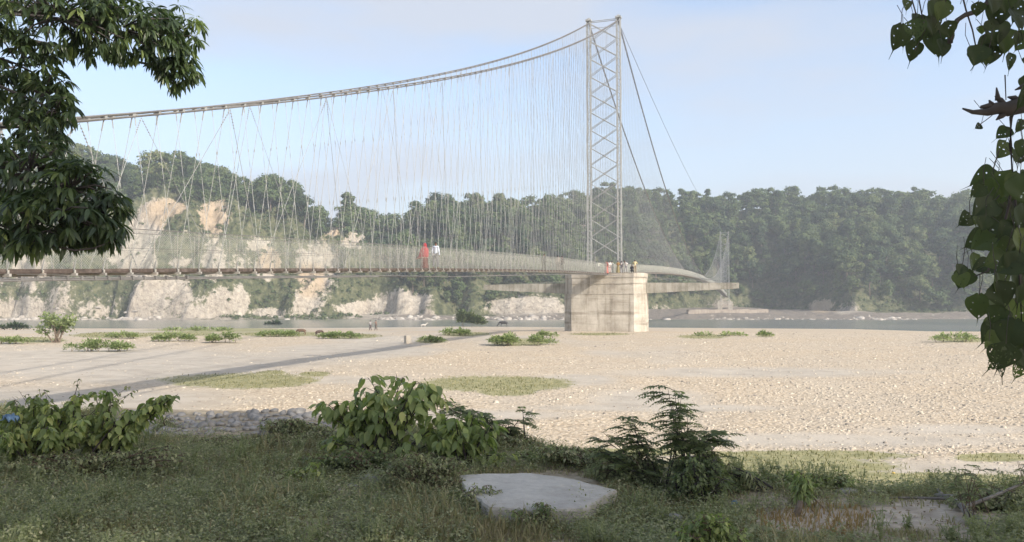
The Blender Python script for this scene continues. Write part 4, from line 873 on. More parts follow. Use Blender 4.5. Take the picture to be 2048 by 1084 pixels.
def bankmask(X, Y, z, px, py): return (z > 4.6) & ~((Y > 9.05) & (px > 235) & (px < 670)) & (ell(px, py, [(1070, 978, 148, 30), (1060, 1015, 90, 18)]) < 0) & (RG.random(len(X)) < 1.15 - .95 * smooth(-.4, .4, ell(px, py, [(1850, 1035, 170, 26), (1650, 1002, 60, 7), (1850, 1008, 140, 9), (1620, 1045, 120, 24), (1990, 1065, 80, 20)]) + fbm(X * 2, Y * 2) - .5)) & (RG.random(len(X)) < smooth(.38, .58, fbm(X * 1.5, Y * 1.5)) + .12)
blades('bank_grass', 'short shaded green grass covering the near bank', 190000, 3.6, 13, .05, 'grass', bankmask)
blades('tall_grass', 'taller thin grass tufts standing among the bank weeds', 26000, 4.2, 11.5, .13, 'grass', lambda X, Y, z, px, py: bankmask(X, Y, z, px, py) & (fbm(X * 1.6 + 60, Y * 1.6) > .56), 1.1)
blades('dry_grass', 'patch of dry orange-brown grass on the right of the near bank', 26000, 4.2, 7, .045, 'drygrass', lambda X, Y, z, px, py: (z > 4.6) & (ell(px, py, [(1625, 1045, 130, 36), (1350, 1010, 100, 16), (1550, 1070, 130, 24)]) + (fbm(X * 2, Y * 2) - .5) * 2 > .1))
blades('bar_grass', 'low green grass in patches on the sandy river bed', 90000, 14, 95, .06, 'bargrass', lambda X, Y, z, px, py: (z < 4) & (RG.random(len(X)) < smooth(-.25, .5, ell(px, py, GRASSES) + (fbm(X * .25, Y * .25) - .5) * 1.4 + RG.normal(0, .2, len(X)))), 1.0)
def cover():
    n = 42000; X, Y = inpx(n, 3.8, 12); z = ground_z(X, Y); px, py = proj(X, Y, z); d = fbm(X * 1.1 + 40, Y * 1.1) + .12 * (px < 960)
    k = (z > 4.4) & ~((Y > 9.05) & (px > 235) & (px < 670)) & (ell(px, py, [(1070, 978, 148, 32), (1060, 1015, 90, 18), (1850, 1035, 170, 26), (1620, 1050, 120, 30)]) < 0) & (RG.random(n) < smooth(.36, .6, d + .1 * (Y > 6.5))); X, Y, z = X[k], Y[k], z[k]; m = 12
    h = (.03 + .12 * RG.random(len(X)) ** 2) * (1 + .8 * smooth(6, 8.5, Y) * smooth(.4, .6, fbm(X * .8, Y * .8))); P = np.repeat(np.stack([X, Y, z], 1), m, 0) + RG.normal(0, 1, (len(X) * m, 3)) * np.array([.028, .028, 0]); P[:, 2] += np.repeat(h, m) * RG.random(len(P))
    dd = rdir(len(P)); dd[:, 2] = np.abs(dd[:, 2]) * .5; v, f, a = scatter(SMALL, P, frames(dd, np.array([[0, 0, 1.]]) + rdir(len(P)) * .4), RG.uniform(.012, .034, len(P)), np.clip(np.repeat(RG.random(len(X)), m) * .5 + RG.random(len(P)) * .45, 0, 1))
    tag(npmesh('ground_cover', v, f, M['weed'], attrs=dict(rnd=('FACE', a))), 'small-leaved weeds matted through the bank grass', 'weeds', kind='stuff')
    n = 5200; X, Y = inpx(n, 3.8, 10); z = ground_z(X, Y); k = z > 4.8; X, Y, z = X[k], Y[k], z[k] + .012; d = rdir(len(X)); d[:, 2] *= .2
    v, f, a = scatter(SMALL, np.stack([X, Y, z], 1), frames(d, np.array([[0, 0, 1.]]) + rdir(len(X)) * .3), RG.uniform(.015, .05, len(X)), RG.random(len(X)))
    tag(npmesh('dead_leaves', v, f, M['litterleaf'], attrs=dict(rnd=('FACE', a))), 'dry fallen leaves strewn over the grass', 'leaves', kind='stuff')
cover()
def undergrowth():
    n = 1500; X, Y = inpx(n, 4.0, 11.5); z = ground_z(X, Y); px, py = proj(X, Y, z)
    q = fbm(X * .9 + 77, Y * .9) + .10 * ((px < 900) | ((px > 1480) & (py < 1000))) + .05 * (py < 960)
    k = (z > 4.5) & (q > .56) & ~((Y > 8.9) & (px > 235) & (px < 670)) & (ell(px, py, [(1070, 990, 190, 60), (1850, 1035, 170, 30), (1620, 1055, 130, 40)]) < 0)
    X, Y, z, px = X[k], Y[k], z[k], px[k]; P = []; F = []; Sz = []; Rn = []; sv = []; sf = []
    for x, y, zz in zip(X, Y, z):
        h = RG.uniform(.07, .24); st = RG.integers(3, 7); tone = RG.random()
        for i in range(st):
            a = RG.uniform(0, 6.28); l = RG.uniform(.15, .6) * h; m = RG.integers(9, 18)
            for j in range(m):
                t = RG.uniform(.25, 1); an = RG.uniform(0, 6.28); P.append((x + math.cos(a) * l * t, y + math.sin(a) * l * t, zz + h * t)); F.append((math.cos(an), math.sin(an), RG.uniform(-.5, .6))); Sz.append(RG.uniform(.016, .042) * (1.25 - .5 * t)); Rn.append(min(1, tone * .55 + RG.random() * .4))
            b = len(sv); w = .0022; sv += [(x - w, y, zz), (x + w, y, zz), (x + math.cos(a) * l + w, y + math.sin(a) * l, zz + h), (x + math.cos(a) * l - w, y + math.sin(a) * l, zz + h)]; sf.append((b, b + 1, b + 2, b + 3))
    P = np.array(P); n = len(P); v, f, a = scatter(SMALL, P, frames(np.array(F), np.array([[0, 0, 1.]]) + rdir(n) * .3), np.array(Sz), np.array(Rn))
    v = np.concatenate([v, np.array(sv)]); f = np.concatenate([f, np.array(sf) + len(v) - len(sv)]); a = np.concatenate([a, np.full(len(sf), .3)])
    tag(npmesh('undergrowth', v, f, M['weed'], attrs=dict(rnd=('FACE', a))), 'knee-low leafy weeds growing in patches over the bank', 'weeds', kind='stuff')
undergrowth()

# ------------------------------------------------------------------ mango tree at the left
def mango():
    base = gpt(-9.5, 8.0); t = empty('mango_tree', base); tag(t, 'dark mango tree with drooping lance-shaped leaves reaching in at the left', 'tree')
    E_ = [(110, 30, 170, 80, 7.2, 130), (240, 55, 130, 70, 7.6, 110), (335, 85, 70, 62, 8.0, 60), (352, 140, 44, 34, 8.0, 26), (345, 40, 60, 30, 8.2, 22), (40, 130, 70, 90, 7.2, 60), (90, 190, 62, 44, 7.0, 34), (60, 255, 80, 50, 6.8, 44), (110, 220, 36, 34, 6.8, 14), (60, 340, 120, 80, 6.4, 100),
          (140, 375, 90, 62, 6.3, 60), (200, 420, 52, 50, 6.3, 34), (100, 430, 150, 52, 6.2, 80), (195, 455, 66, 26, 6.3, 26), (60, 470, 90, 30, 6.1, 30), (-60, 200, 90, 260, 7, 90), (150, -60, 260, 60, 7.4, 60)]
    P = []; F = []; U = []; SZ = []; RN = []; mb = MB(); wood = MB()
    def whorl(c, out, leaf_tone):
        n = RG.integers(8, 14)
        for i in range(n):
            a = RG.uniform(0, 6.28); d = Vector((math.cos(a), math.sin(a), RG.uniform(-.9, .15))) + out * .55; d.normalize(); d.z -= .35
            P.append(tuple(c + d * .02)); F.append(tuple(d)); U.append((RG.normal() * .3, RG.normal() * .3, 1)); SZ.append(RG.uniform(.065, .155)); RN.append(min(1, max(0, leaf_tone + RG.normal() * .16)))
    trunk = [base - UP * .3, base + Vector((.2, 0, 1.6)), base + Vector((.6, -.1, 3.0)), base + Vector((1.2, -.2, 4.6)), base + Vector((1.5, -.3, 7))]
    wood.tube(trunk, [.34, .28, .24, .18, .08], 10)
    for cx, cy, rx, ry, Y, n in E_:
        c = at(cx, cy, Y); s = Y / FP; src = trunk[2] if cy > 250 else trunk[3]; lim = curve(src, c + Vector((0, 0, -.0)), .05, 7); mb.tube(lim, [.06, .05, .045, .035, .03, .022, .016, .01], 6)
        for i in range(n):
            d = RG.normal(size=3); d /= np.linalg.norm(d); q = RG.uniform(.55, 1); off = Vector((d[0] * rx * s, d[1] * .55 * (rx + ry) * s * .8, d[2] * ry * s)) * q; p = c + off
            if i % 3 == 0: mb.tube([c + off * .2, c + off * .6 + Vector((0, 0, .03)), p], [.012, .008, .004], 4)
            whorl(p, Vector(tuple(d)), RG.choice([.12, .3, .42, .55, .8], p=[.3, .3, .22, .13, .05]))
    # sunlit upper right tip, light put into leaf colour; the loop of bare twig below
    for k in range(3): whorl(at(392, 34 + 6 * k, 8.0), Vector((.2, 0, .6)), .95)
    mb.tube([at(20, 470, 6.1), at(110, 492, 6.1), at(150, 501, 6.1), at(190, 496, 6.15), at(235, 478, 6.2)], [.014, .011, .009, .008, .005], 6)
    o = wood.build('trunk', M['bark'], None, True); o.parent = t; o.matrix_parent_inverse = Matrix.Translation(-base)
    o = mb.build('limb', M['twig_dark'], None, True); o.parent = t; o.matrix_parent_inverse = Matrix.Translation(-base)
    foliage_mesh('crown', LANCE, np.array(P), np.array(F), np.array(U), np.array(SZ), np.array(RN), M['mango'], t)
mango()

# ------------------------------------------------------------------ peepal tree: trunk beyond the right edge, crown overhead, twigs hanging into view
def heart_templates(k, eaten):
    out = []
    for s in range(k):
        rg = np.random.default_rng(40 + s + (100 if eaten else 0)); nx, ny = 22, 30
        holes = [(rg.uniform(-.3, .3), rg.uniform(.08, .7), rg.uniform(.012, .035) * (1.0 if eaten else .8)) for _ in range(60 if eaten else 6)]
        V = []; W = []
        for j in range(ny + 1):
            y = j / ny; w = .40 * (math.sin(math.pi * min(1, (y + .035) / .78) ** .62) ** .8 if y < .742 else 0); w = max(w, .012 * (1 - y) * 4 if y < .99 else .002)
            if y < .05: w = .12 + 3.2 * y
            for i in range(nx + 1):
                u = i / nx * 2 - 1; yy = y - (.06 * (1 - abs(u)) * 0 if y > .05 else 0) - .07 * math.sin(math.pi * abs(u)) * (1 - y) ** 6
                V.append((u * w, yy, .10 * abs(u) * w * 2 - .22 * yy * yy + .012 * math.sin(9 * yy + 5 * u))); 
        F = []
        for j in range(ny):
            for i in range(nx):
                q = np.mean([V[j * (nx + 1) + i][:2], V[(j + 1) * (nx + 1) + i + 1][:2]], 0)
                if any((q[0] - a) ** 2 + (q[1] - b) ** 2 < r * r for a, b, r in holes): continue
                F.append((j * (nx + 1) + i, j * (nx + 1) + i + 1, (j + 1) * (nx + 1) + i + 1, (j + 1) * (nx + 1) + i))
        out.append((np.array(V), np.array(F)))
    return out
def peepal():
    base = gpt(8.2, -1.0); t = empty('peepal_tree', base); tag(t, 'peepal tree whose twigs of holed heart-shaped leaves hang down at the right', 'tree'); H = heart_templates(5, False); HE = heart_templates(4, True)
    LV = [(1812, 0, 34, 0), (1806, 60, 50, -5), (1802, 50, 75, 8), (1835, 30, 60, 5), (1842, 34, 74, -8), (1828, 82, 60, 5), (1870, 0, 70, 0), (1882, -6, 66, 10), (1862, 30, 62, -12), (1876, 60, 80, 0), (1893, 44, 50, -20), (1884, 80, 54, 2), (1868, 45, 50, 20), (1890, 5, 55, 15),
          (1942, 98, 54, -35), (1962, 92, 62, 22), (1975, 70, 80, 8), (1990, 40, 80, 0), (1985, 90, 62, 14), (2012, 60, 70, -10), (2018, 108, 48, -12), (2000, 5, 74, 10), (1958, 5, 40, 0), (2022, 20, 74, -20), (1962, 52, 26, 0), (2038, 0, 66, 6), (2044, 120, 30, -60), (1975, 110, 30, 0), (2036, 64, 40, 0), (1985, -10, 60, 0), (2010, -20, 70, 0),
          (2020, 258, 46, 58), (2012, 285, 56, 30), (2024, 300, 46, -15), (2044, 240, 40, 20), (2046, 280, 50, 5), (2046, 300, 40, 10), (1962, 250, 22, 60),
          (1995, 350, 80, 70), (2025, 345, 80, 20), (1990, 365, 70, 35), (2040, 350, 90, -10), (2005, 390, 90, 10), (1968, 372, 46, 45), (2030, 400, 90, 30), (1985, 400, 80, 55), (2045, 410, 90, 0),
          (1940, 430, 50, 50), (1955, 425, 44, 12), (1972, 432, 46, 15), (1990, 475, 78, 68), (1975, 470, 70, 60), (2000, 440, 80, 35), (1945, 508, 54, -10), (1925, 530, 34, 30), (1935, 540, 62, 15), (1918, 545, 48, -10), (2010, 512, 70, 66), (1985, 530, 60, 80), (2015, 455, 60, 20), (2048, 480, 84, 30), (2040, 520, 70, 60), (2046, 550, 60, 20), (1958, 590, 72, 0),
          (1995, 545, 88, -28), (2045, 570, 60, 5), (2040, 600, 80, 15), (2008, 620, 46, 0), (2005, 648, 84, 50), (2030, 640, 90, 10), (2046, 660, 90, 0), (1990, 650, 60, 35), (2046, 700, 60, 0), (2010, 690, 60, 30), (1975, 640, 24, -30), (1978, 683, 26, 10), (2012, 450, 30, 0)]
    EAT = [(1992, 712, 66, -22), (2012, 688, 86, 8), (2030, 684, 84, -22), (2004, 700, 70, 30), (1830, 40, 60, 0), (2045, 720, 60, 10)]
    for i in range(24): LV.append((RG.uniform(1990, 2100), RG.uniform(340, 700), RG.uniform(55, 80), RG.uniform(-30, 60)))
    for i in range(30): LV.append((RG.uniform(2055, 2300), RG.uniform(-80, 330), RG.uniform(60, 90), RG.uniform(-30, 40)))
    for i in range(24): LV.append((RG.uniform(1800, 2200), RG.uniform(-140, -40), RG.uniform(60, 80), RG.uniform(-30, 40)))
    parts = []; tw = MB()
    for li, (L, TT) in enumerate(((LV, H), (EAT, HE))):
        for i, (x, y, s, a) in enumerate(L):
            Y = 3.5 + RG.uniform(-.3, .35); p = at(x, y, Y); ang = R(a); d = Vector((-math.sin(ang), RG.uniform(-.35, .35), -math.cos(ang))); nrm = Vector((RG.uniform(-.5, .5), -1, RG.uniform(0, .7)))
            v, f, aa = scatter(TT[i % len(TT)], np.array([tuple(p)]), frames(np.array([tuple(d)]), np.array([tuple(nrm)])), [s / FP * Y * .9], np.array([min(1, RG.random() ** 2 * .75 + (.45 if (x, y) == (2010, 512) else 0))])); parts.append((v, f, aa))
            tw.tube([p, p - d * .02 + Vector((RG.uniform(-.02, .02), 0, .05)), p + Vector((RG.uniform(-.05, .05), 0, .12))], .0016, 4)
    def twig(pts, r0, r1, Y=3.55):
        P = [at(x, y, Y) for x, y in pts]; tw.tube(P, [r0 + (r1 - r0) * i / (len(P) - 1) for i in range(len(P))], 6)
    twig([(1900, 86), (1903, 60), (1915, 40), (1930, 30), (1950, 24), (1975, 5), (2000, -60)], .012, .012); twig([(1922, -20), (1932, 20), (1945, 60), (1952, 95)], .004, .003); twig([(1812, -40), (1830, 20), (1832, 30)], .003, .003); twig([(1830, -40), (1850, 60), (1830, 100)], .003, .003)
    twig([(2060, 150), (2042, 190), (2022, 235), (2021, 290), (2025, 350), (2018, 410), (2003, 470), (1985, 520), (1975, 543), (1950, 552)], .009, .003); twig([(1998, 300), (1986, 340), (1992, 358)], .003, .002); twig([(1975, 543), (1960, 548), (1959, 592)], .003, .002); twig([(2010, 150), (2012, 200)], .003, .002)
    twig([(1950, 430), (1990, 400), (2030, 360)], .003, .003); twig([(2030, 400), (2040, 560), (2045, 700), (2035, 690)], .006, .003); twig([(1958, 250), (1975, 238), (1985, 230)], .002, .002); twig([(2200, -200), (2150, 100), (2060, 400), (2040, 420)], .02, .008); twig([(2150, 60), (2060, 150)], .012, .009)
    dm = MB(); Y = 3.5
    dm.tube([at(1925, 217, Y), at(1945, 224, Y), at(1975, 224, Y), at(1995, 216, Y), at(2015, 218, Y), at(2035, 212, Y), at(2090, 205, Y)], [.004, .010, .018, .028, .034, .038, .03], 7); dm.tube([at(1962, 214, Y), at(1975, 212, Y), at(1995, 218, Y)], [.008, .014, .012], 6)
    for a in ([(1990, 192), (2000, 200), (2012, 214)], [(2015, 194), (2028, 196), (2044, 208)], [(1992, 240), (2002, 232), (2015, 222)], [(1978, 200), (1984, 210)], [(1993, 175), (1996, 200)], [(2030, 180), (2048, 172), (2080, 175)]): dm.tube([at(x, y, Y) for x, y in a], [.003] + [.014] * (len(a) - 1), 5)
    wood = MB(); tr = [base - UP * .4, base + Vector((.1, .1, 2)), base + Vector((-.3, .2, 4)), base + Vector((-.8, -.3, 6.2)), base + Vector((-1, -1, 9))]; wood.tube(tr, [.62, .5, .42, .32, .14], 12)
    for k, tp in enumerate([at(2200, -200, 3.55), Vector((6.5, -3.5, 13)), Vector((9, -3.6, 14)), Vector((11, -3.8, 13)), Vector((14, -3.4, 13.4)), Vector((18, -3.6, 13))]): wood.tube(curve(tr[2 + k % 2], tp, .12, 7), [.2, .17, .14, .11, .08, .06, .04, .02], 7)
    P = []; BL = [(x, -3.6 + (1.4 if x < 15 else 0) + .4 * math.sin(x), 13.4 + (.9 if x < 12 else .1) + .3 * math.sin(2 * x), 2.6) for x in (6.5, 8.7, 10.9, 13.1, 15.3, 17.5, 19.7)]
    for x, y, z, r in BL: d = rdir(1300); P.append(np.array([x, y, z]) + d * r * RG.uniform(.2, 1, (1300, 1)) ** .5 * np.array([1, .8, 1]))
    P = np.concatenate(P); n = len(P); d = rdir(n); d[:, 2] -= .6
    big = (OVATE[0] * np.array([1.5, 1, 1]), OVATE[1]); v, f, a = scatter(big, P, frames(d, rdir(n)), RG.uniform(.25, .42, n), RG.random(n) * .6); parts.append((v, f, a))
    v, f, a = join(parts); o = npmesh('foliage', v - np.array(base), f, M['peepal'], attrs=dict(rnd=('FACE', a))); o.parent = t
    for nm, m_, mt in (('twigs', tw, 'twig_dark'), ('dead_branch', dm, 'twig_dark'), ('trunk', wood, 'bark')):
        o = m_.build(nm, M[mt], None, True); o.parent = t; o.matrix_parent_inverse = Matrix.Translation(-base)
peepal()
def backtree(X, Y, label, BL):                     # a tree standing behind the photographer, whose shade falls on the bank
    base = gpt(X, Y); t = empty('tree', base); tag(t, label, 'tree'); wood = MB(); wood.tube([base - UP * .3, base + UP * 3, base + Vector((.3, .2, 6))], [.4, .32, .2], 10); P = []
    for x, y, z, r in BL: wood.tube(curve(base + UP * 3.5, Vector((x, y, z)), .1), [.16, .13, .1, .07, .05, .03, .02], 6); d = rdir(1200); P.append(np.array([x, y, z]) + d * r * RG.uniform(.2, 1, (1200, 1)) ** .5 * np.array([1, .8, 1]))
    P = np.concatenate(P); n = len(P); d = rdir(n); d[:, 2] -= .5; foliage_mesh('crown', (OVATE[0] * 1.3, OVATE[1]), P, d, rdir(n), RG.uniform(.28, .45, n), RG.random(n), M['peepal'], t)
    o = wood.build('trunk', M['bark'], None, True); o.parent = t; o.matrix_parent_inverse = Matrix.Translation(-base)
backtree(1.5, -4.5, 'broad shade tree behind the photographer', [(x, -3.6 + .4 * math.cos(x), 14.3 + .3 * math.sin(2 * x), 2.6) for x in (-2.4, -.2, 2, 4.3)])

# ------------------------------------------------------------------ people and animals
SKIN = simple('skin', [(.12, .065, .04), (.17, .095, .06)], 8, .6); HAIR = simple('black_hair', [(.012, .01, .009), (.02, .017, .015)], 8, .5)
_cl = {}
def cloth(c):
    if c not in _cl: _cl[c] = simple('cloth', [tuple(k * .82 for k in c), c], 9, .85)
    return _cl[c]
def skin_mesh(name, V, Ed, Rd, mat, parent, root=0, sub=1):
    me = bpy.data.meshes.new(name); me.from_pydata([tuple(v) for v in V], Ed, []); me.materials.append(mat); o = bpy.data.objects.new(name, me); link(o, parent)
    o.modifiers.new('skin', 'SKIN')
    if not me.skin_vertices: me.attributes  # layer appears with the modifier
    sv = me.skin_vertices[0].data if me.skin_vertices else None
    for i, r in enumerate(Rd):
        r = r if isinstance(r, tuple) else (r, r); sv[i].radius = r; sv[i].use_root = (i == root)
    o.modifiers['skin'].use_smooth_shade = True; s = o.modifiers.new('sub', 'SUBSURF'); s.levels = sub; s.render_levels = sub
    return o
def person(loc, face, label, top, low, H=1.65, arms='down', pose='stand', skirt=False, group=None, stride=.12, veil=None, sleeves=True, hair=True):
    """face: heading in radians, local +y is forward"""
    k = H / 1.65; t = empty('person', loc); t.rotation_euler = (0, 0, face); tag(t, label, 'person', group)
    v = lambda x, y, z: Vector((x, y, z)) * k
    hip = .86; bend = 0
    if pose == 'crouch': hip = .30
    P = dict(pel=v(0, 0, hip), bel=v(0, .01, hip + .16), che=v(0, .03, hip + .38), nb=v(0, .02, hip + .54), hd0=v(0, .03, hip + .60), hd1=v(0, .05, hip + .68), hd2=v(0, .04, hip + .77))
    if pose == 'lean': 
        for n_, a in (('bel', .06), ('che', .2), ('nb', .3), ('hd0', .35), ('hd1', .4), ('hd2', .42)): P[n_] = P[n_] + v(0, a, -a * .25)
    for s, q in (('l', -1), ('r', 1)):
        P['sh' + s] = P['nb'] + v(q * .17, 0, -.05); st = stride * q
        if arms == 'down': P['el' + s] = P['sh' + s] + v(q * .05, -.02, -.28); P['wr' + s] = P['el' + s] + v(q * .01, .06, -.24)
        elif arms == 'out': P['el' + s] = P['sh' + s] + v(q * .24, .08, -.08); P['wr' + s] = P['el' + s] + v(q * .0, .2, -.14)
        elif arms == 'rail': P['el' + s] = P['sh' + s] + v(q * .14, .12, -.2); P['wr' + s] = P['el' + s] + v(-q * .02, .22, .04)
        elif arms == 'front': P['el' + s] = P['sh' + s] + v(q * .06, .05, -.26); P['wr' + s] = P['el' + s] + v(-q * .08, .22, .04)
        P['ha' + s] = P['wr' + s] + (P['wr' + s] - P['el' + s]).normalized() * .08 * k
        if pose == 'crouch': P['th' + s] = v(q * .1, .02, hip); P['kn' + s] = v(q * .14, .38, hip + .14); P['an' + s] = v(q * .12, .12, .07); P['to' + s] = v(q * .13, .3, .03)
        else: P['th' + s] = v(q * .09, 0, hip - .02); P['kn' + s] = v(q * .09, .03 + st * .6, .47); P['an' + s] = v(q * .09, st, .08); P['to' + s] = v(q * .10, st + .15, .03)
    names = list(P); ix = {n: i for i, n in enumerate(names)}; rad = dict(pel=(.13, .10), bel=(.125, .09), che=(.15, .10), nb=(.06, .06), hd0=(.05, .05), hd1=(.085, .095), hd2=(.07, .08), sh=.055, el=.042, wr=.03, ha=.035, th=.085, kn=.06, an=.04, to=.035)
    E_ = [('pel', 'bel'), ('bel', 'che'), ('che', 'nb'), ('nb', 'hd0'), ('hd0', 'hd1'), ('hd1', 'hd2')]
    for s in 'lr': E_ += [('nb', 'sh' + s), ('sh' + s, 'el' + s), ('el' + s, 'wr' + s), ('wr' + s, 'ha' + s), ('pel', 'th' + s), ('th' + s, 'kn' + s), ('kn' + s, 'an' + s), ('an' + s, 'to' + s)]
    g = lambda n, f=1.0, a=0: tuple(x * k * f + a for x in (rad[n] if n in rad else (rad[n[:2]],) * 2)) if not isinstance(rad.get(n, rad.get(n[:2])), tuple) else tuple(x * k * f + a for x in rad[n])
    def sk(nm, keep, f, a, mat, root):
        ks = [n for n in names if n in keep]; ii = {n: i for i, n in enumerate(ks)}
        return skin_mesh(nm, [P[n] for n in ks], [(ii[a_], ii[b_]) for a_, b_ in E_ if a_ in ii and b_ in ii], [g(n, f, a) for n in ks], mat, t, ii[root])
    sk('body', names, 1, 0, SKIN, 'pel')
    sk('shirt', ['pel', 'bel', 'che', 'nb', 'shl', 'shr', 'ell', 'elr'] + (['wrl', 'wrr'] if sleeves else []), 1.06, .014, cloth(top), 'pel')
    if not skirt: sk('trousers', ['pel', 'thl', 'thr', 'knl', 'knr', 'anl', 'anr'], 1.12, .018, cloth(low), 'pel')
    else:
        mb = MB(); n = 18; V = []; zs = [hip + .12, hip, hip - .2, .45, .06]; rs = [.15, .19, .22, .22, .27]
        for z, r in zip(zs, rs):
            for i in range(n): a = 2 * math.pi * i / n; rr = r * k * (1 + (.10 if i % 2 else -.06) * (1 - z)); V.append((math.cos(a) * rr, math.sin(a) * rr * .85, z * k))
        mb.add(V, [(j * n + i, j * n + (i + 1) % n, (j + 1) * n + (i + 1) % n, (j + 1) * n + i) for j in range(4) for i in range(n)]); mb.build('skirt', cloth(low), t, True)
    if hair and not veil:
        c = P['hd1'] + v(0, -.015, .035); V, F = stone_mesh((0, 0, 0), (.1 * k, .115 * k, .11 * k), 5, 1.0); V = V * np.array([1, 1, 1]) ; V[:, 2] = np.maximum(V[:, 2], -.05 * k); npmesh('hair', V + np.array(c), F, HAIR, t, sm=True)
    if veil:
        mb = MB(); n = 22; V = []; rows = [(hip + .85, .02, 0), (hip + .82, .09, 0), (hip + .70, .125, 0), (hip + .58, .14, .01), (hip + .49, .23, .02), (hip + .36, .27, .04), (hip + .18, .27, .10), (hip, .25, .22), (hip - .10, .24, .34)]
        for z, r, fly in rows:
            for i in range(n): a = 2 * math.pi * i / n; fx = -fly * max(0, math.cos(a - math.pi)) * 1.2; dz = -.12 * max(0, math.cos(a - math.pi)) * (fly > .05) + .05 * math.sin(5 * a) * fly; V.append((math.cos(a) * r * k + fx, math.sin(a) * r * k * .75 + (.03 if z > hip + .5 else 0), (z + dz) * k))
        mb.add(V, [(j * n + i, j * n + (i + 1) % n, (j + 1) * n + (i + 1) % n, (j + 1) * n + i) for j in range(len(rows) - 1) for i in range(n)]); o = mb.build('veil', cloth(veil), t, True); m_ = o.modifiers.new('cloth', 'SOLIDIFY'); m_.thickness = .008
        mb = MB(); j = len(rows) - 1; mb.tube([Vector(V[j * n + i]) for i in range(n)] + [Vector(V[j * n])], .014, 5); mb.build('hem', cloth((.65, .5, .38)), t)
    return t
HD = -math.atan2(BB, 1)                            # facing along the bridge
def ondeck(x, sgn_off): # depth on the deck seen at column x
    lo, hi = ZN, ZF - 5
    for _ in range(50):
        m = (lo + hi) / 2; p = B(m, sgn_off, deck_h(m)); px, py = proj(p.x, p.y, p.z)
        if px < x: lo = m
        else: hi = m
    return B(lo, sgn_off, deck_h(lo))
person(ondeck(849, -.35), HD, 'woman in a bright red veil and dark patterned skirt walking away on the bridge', (.34, .03, .035), (.12, .04, .035), 1.6, veil=(.30, .03, .04), skirt=True, stride=.16)
person(ondeck(871, .3), HD, 'man in a pale blue shirt and grey trousers walking beside the red-veiled woman', (.58, .64, .74), (.19, .19, .20), 1.7, stride=.14)
GP = 'people standing at the tower'
for x, off, lb, top, low, ar, kw in [
    (1197, 1.35, 'man in a white shirt leaning on the rail at the left leg of the tower', (.75, .74, .62), (.34, .32, .31), 'out', dict(pose='lean')),
    (1213, .9, 'woman in salmon red standing right of the leaning man in white', (.36, .12, .10), (.38, .13, .11), 'down', dict(skirt=True)),
    (1219, 1.5, 'person in a white shirt with pink cloth between the red figure and the tower', (.78, .72, .68), (.5, .4, .38), 'front', {}),
    (1224, .6, 'tall dark-haired man in pale grey behind the group at the tower', (.5, .5, .44), (.35, .33, .3), 'down', {}),
    (1236, 1.4, 'person in an orange and ochre dress in the middle of the tower group', (.42, .25, .09), (.3, .25, .12), 'front', dict(skirt=True)),
    (1243, 1.3, 'person in faded grey beside the orange dress', (.33, .30, .31), (.3, .28, .28), 'down', {}),
    (1252, 1.5, 'person in a maroon and white top right of the tower leg', (.70, .66, .64), (.35, .34, .35), 'out', dict(pose='lean')),
    (1264, 2.2, 'dark-clothed person crouching on the edge of the pier', (.035, .035, .045), (.05, .05, .05), 'front', dict(pose='crouch')),
    (1270, 2.3, 'person in pale yellow with arms raised at the right end of the group', (.62, .52, .30), (.34, .28, .2), 'rail', dict(sleeves=False))]:
    if off > 1.2: 
        b0 = B(ZT, off, 3.95); lo, hi = -3.0, 3.0                     # standing on the pier cap
        xs = [(abs(float(proj(*(B(ZT, o_, 3.95) - DV * 2.0))[0]) - x), o_) for o_ in np.arange(-5, 5.2, .05)]; o_ = min(xs)[1]
        lc = B(ZT, o_, 3.95) - DV * 2.0
    else: lc = ondeck(x, off)
    person(lc, HD + RG.uniform(-.5, .5) + (math.pi if x in (1252, 1219) else 0), lb, top, low, 1.62 + RG.uniform(-.06, .08), ar, group=GP, **kw)
for x, lb, c1, c2 in [(1088, 'dark-clothed person on the bridge halfway to the tower', (.05, .05, .05), (.08, .08, .07)), (1116, 'person with a pale bag nearing the tower', (.3, .26, .22), (.2, .18, .16)), (1124, 'dark-clothed person just short of the tower', (.06, .03, .03), (.05, .05, .05)),
                      (1335, 'person in a white shirt on the main span beyond the tower', (.8, .74, .72), (.3, .3, .3)), (1385, 'white-clothed person farthest away on the main span', (.8, .78, .74), (.4, .4, .4))]:
    person(ondeck(x, RG.uniform(-.4, .4)), HD, lb, c1, c2, 1.62)
p = hit(741, 661, 20, 215)
person(p, 1.2, 'bare-armed boy with raised arm walking along the water edge', (.35, .33, .33), (.12, .10, .10), 1.5, 'rail', stride=.25, sleeves=False); person(p + Vector((.75, .5, 0)), 1.4, 'darker figure walking close behind the boy at the water edge', (.2, .12, .09), (.14, .12, .11), 1.55, 'out', stride=.22, sleeves=False)
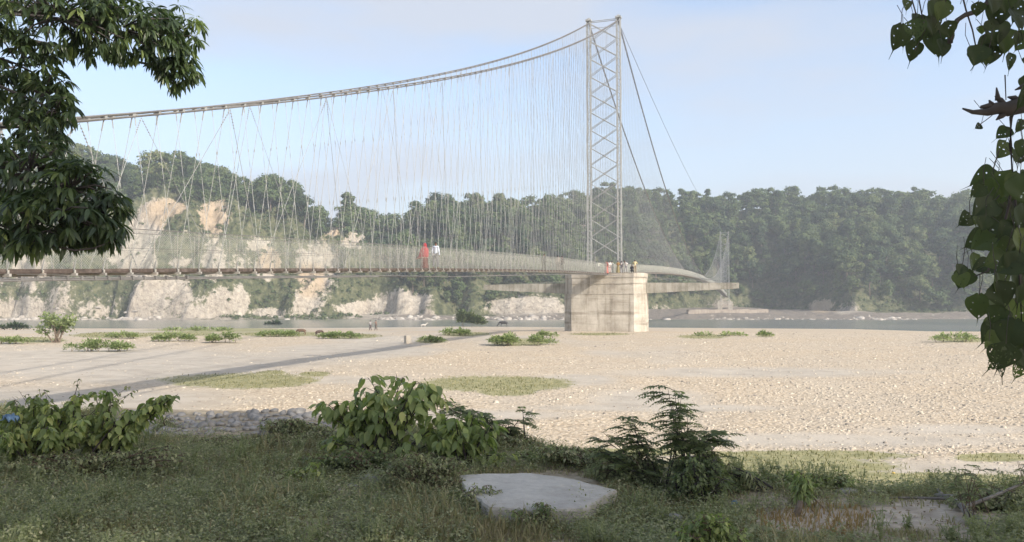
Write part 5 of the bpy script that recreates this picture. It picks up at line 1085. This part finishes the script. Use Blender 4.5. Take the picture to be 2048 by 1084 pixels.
def animal(x, y, L, face, label, col, cat='goat', graze=True, headc=None, name='goat', group='animals grazing on the gravel bar', far=215):
    p = hit(x, y, 20, far); t = empty(name, p); t.rotation_euler = (0, 0, face); tag(t, label, cat, group); k = L
    V = [Vector(q) * k for q in [(-.42, 0, .62), (-.1, 0, .60), (.28, 0, .62), (.46, 0, .70), (.66, 0, .45 if graze else .95), (.78, 0, .22 if graze else .98), (.92, 0, .10 if graze else .90), (-.52, 0, .60), (-.6, 0, .45)]]
    Ed = [(0, 1), (1, 2), (2, 3), (3, 4), (4, 5), (5, 6), (0, 7), (7, 8)]; Rd = [.16, .19, .18, .12, .075, .075, .045, .03, .02]
    for s in (-1, 1):
        b = len(V); V += [Vector(q) * k for q in [(.28, s * .09, .42), (.30, s * .1, .24), (.28, s * .1, .03)]]; Ed += [(2, b), (b, b + 1), (b + 1, b + 2)]; Rd += [.06, .035, .03]
        b = len(V); V += [Vector(q) * k for q in [(-.38, s * .1, .44), (-.46, s * .1, .24), (-.42, s * .1, .03)]]; Ed += [(0, b), (b, b + 1), (b + 1, b + 2)]; Rd += [.075, .035, .03]
    m = cloth(col); skin_mesh('body', V, Ed, [r * k for r in Rd], m, t, 1)
    mb = MB(); hz_ = V[5]
    for s in (-1, 1):
        mb.add([hz_ + Vector((-.02, s * .05, .02)) * k, hz_ + Vector((-.07, s * .19, -.02)) * k, hz_ + Vector((.04, s * .12, .03)) * k, hz_ + Vector((0, s * .1, .05)) * k], [], [(0, 1, 3), (1, 2, 3), (0, 3, 2), (0, 2, 1)])
        mb.tube([hz_ + Vector((-.02, s * .03, .05)) * k, hz_ + Vector((-.1, s * .05, .14)) * k], [.015 * k, .005 * k], 5)
    mb.build('ears', cloth(headc or col), t)
animal(603, 671, .95, math.pi, 'brown goat grazing in the long low green clump', (.13, .08, .05)); animal(638, 673, .9, .9, 'dark goat with a white rump beside the brown one', (.07, .045, .035), headc=(.5, .45, .4))
animal(847, 656, 1.15, 0.1, 'white calf standing by the water edge', (.5, .47, .42), 'calf', False, name='calf'); animal(1007, 652, 2.1, math.pi, 'black cow grazing at the water edge left of the pier', (.02, .02, .022), 'cow', True, name='cow')

# ------------------------------------------------------------------ haze
mb = MB(); mb.box((0, 330, 61), (2300, 780, 134)); hm = bpy.data.materials.new('haze_air'); hm.use_nodes = True; ht = hm.node_tree; ht.nodes.clear()
pvn = ht.nodes.new('ShaderNodeVolumePrincipled'); pvn.inputs['Color'].default_value = (.80, .87, .97, 1); pvn.inputs['Density'].default_value = .00042; pvn.inputs['Anisotropy'].default_value = .2
hout = ht.nodes.new('ShaderNodeOutputMaterial'); ht.links.new(pvn.outputs[0], hout.inputs['Volume'])
hz = mb.build('haze', hm); tag(hz, 'thin pale haze over the river valley', 'haze', kind='stuff')
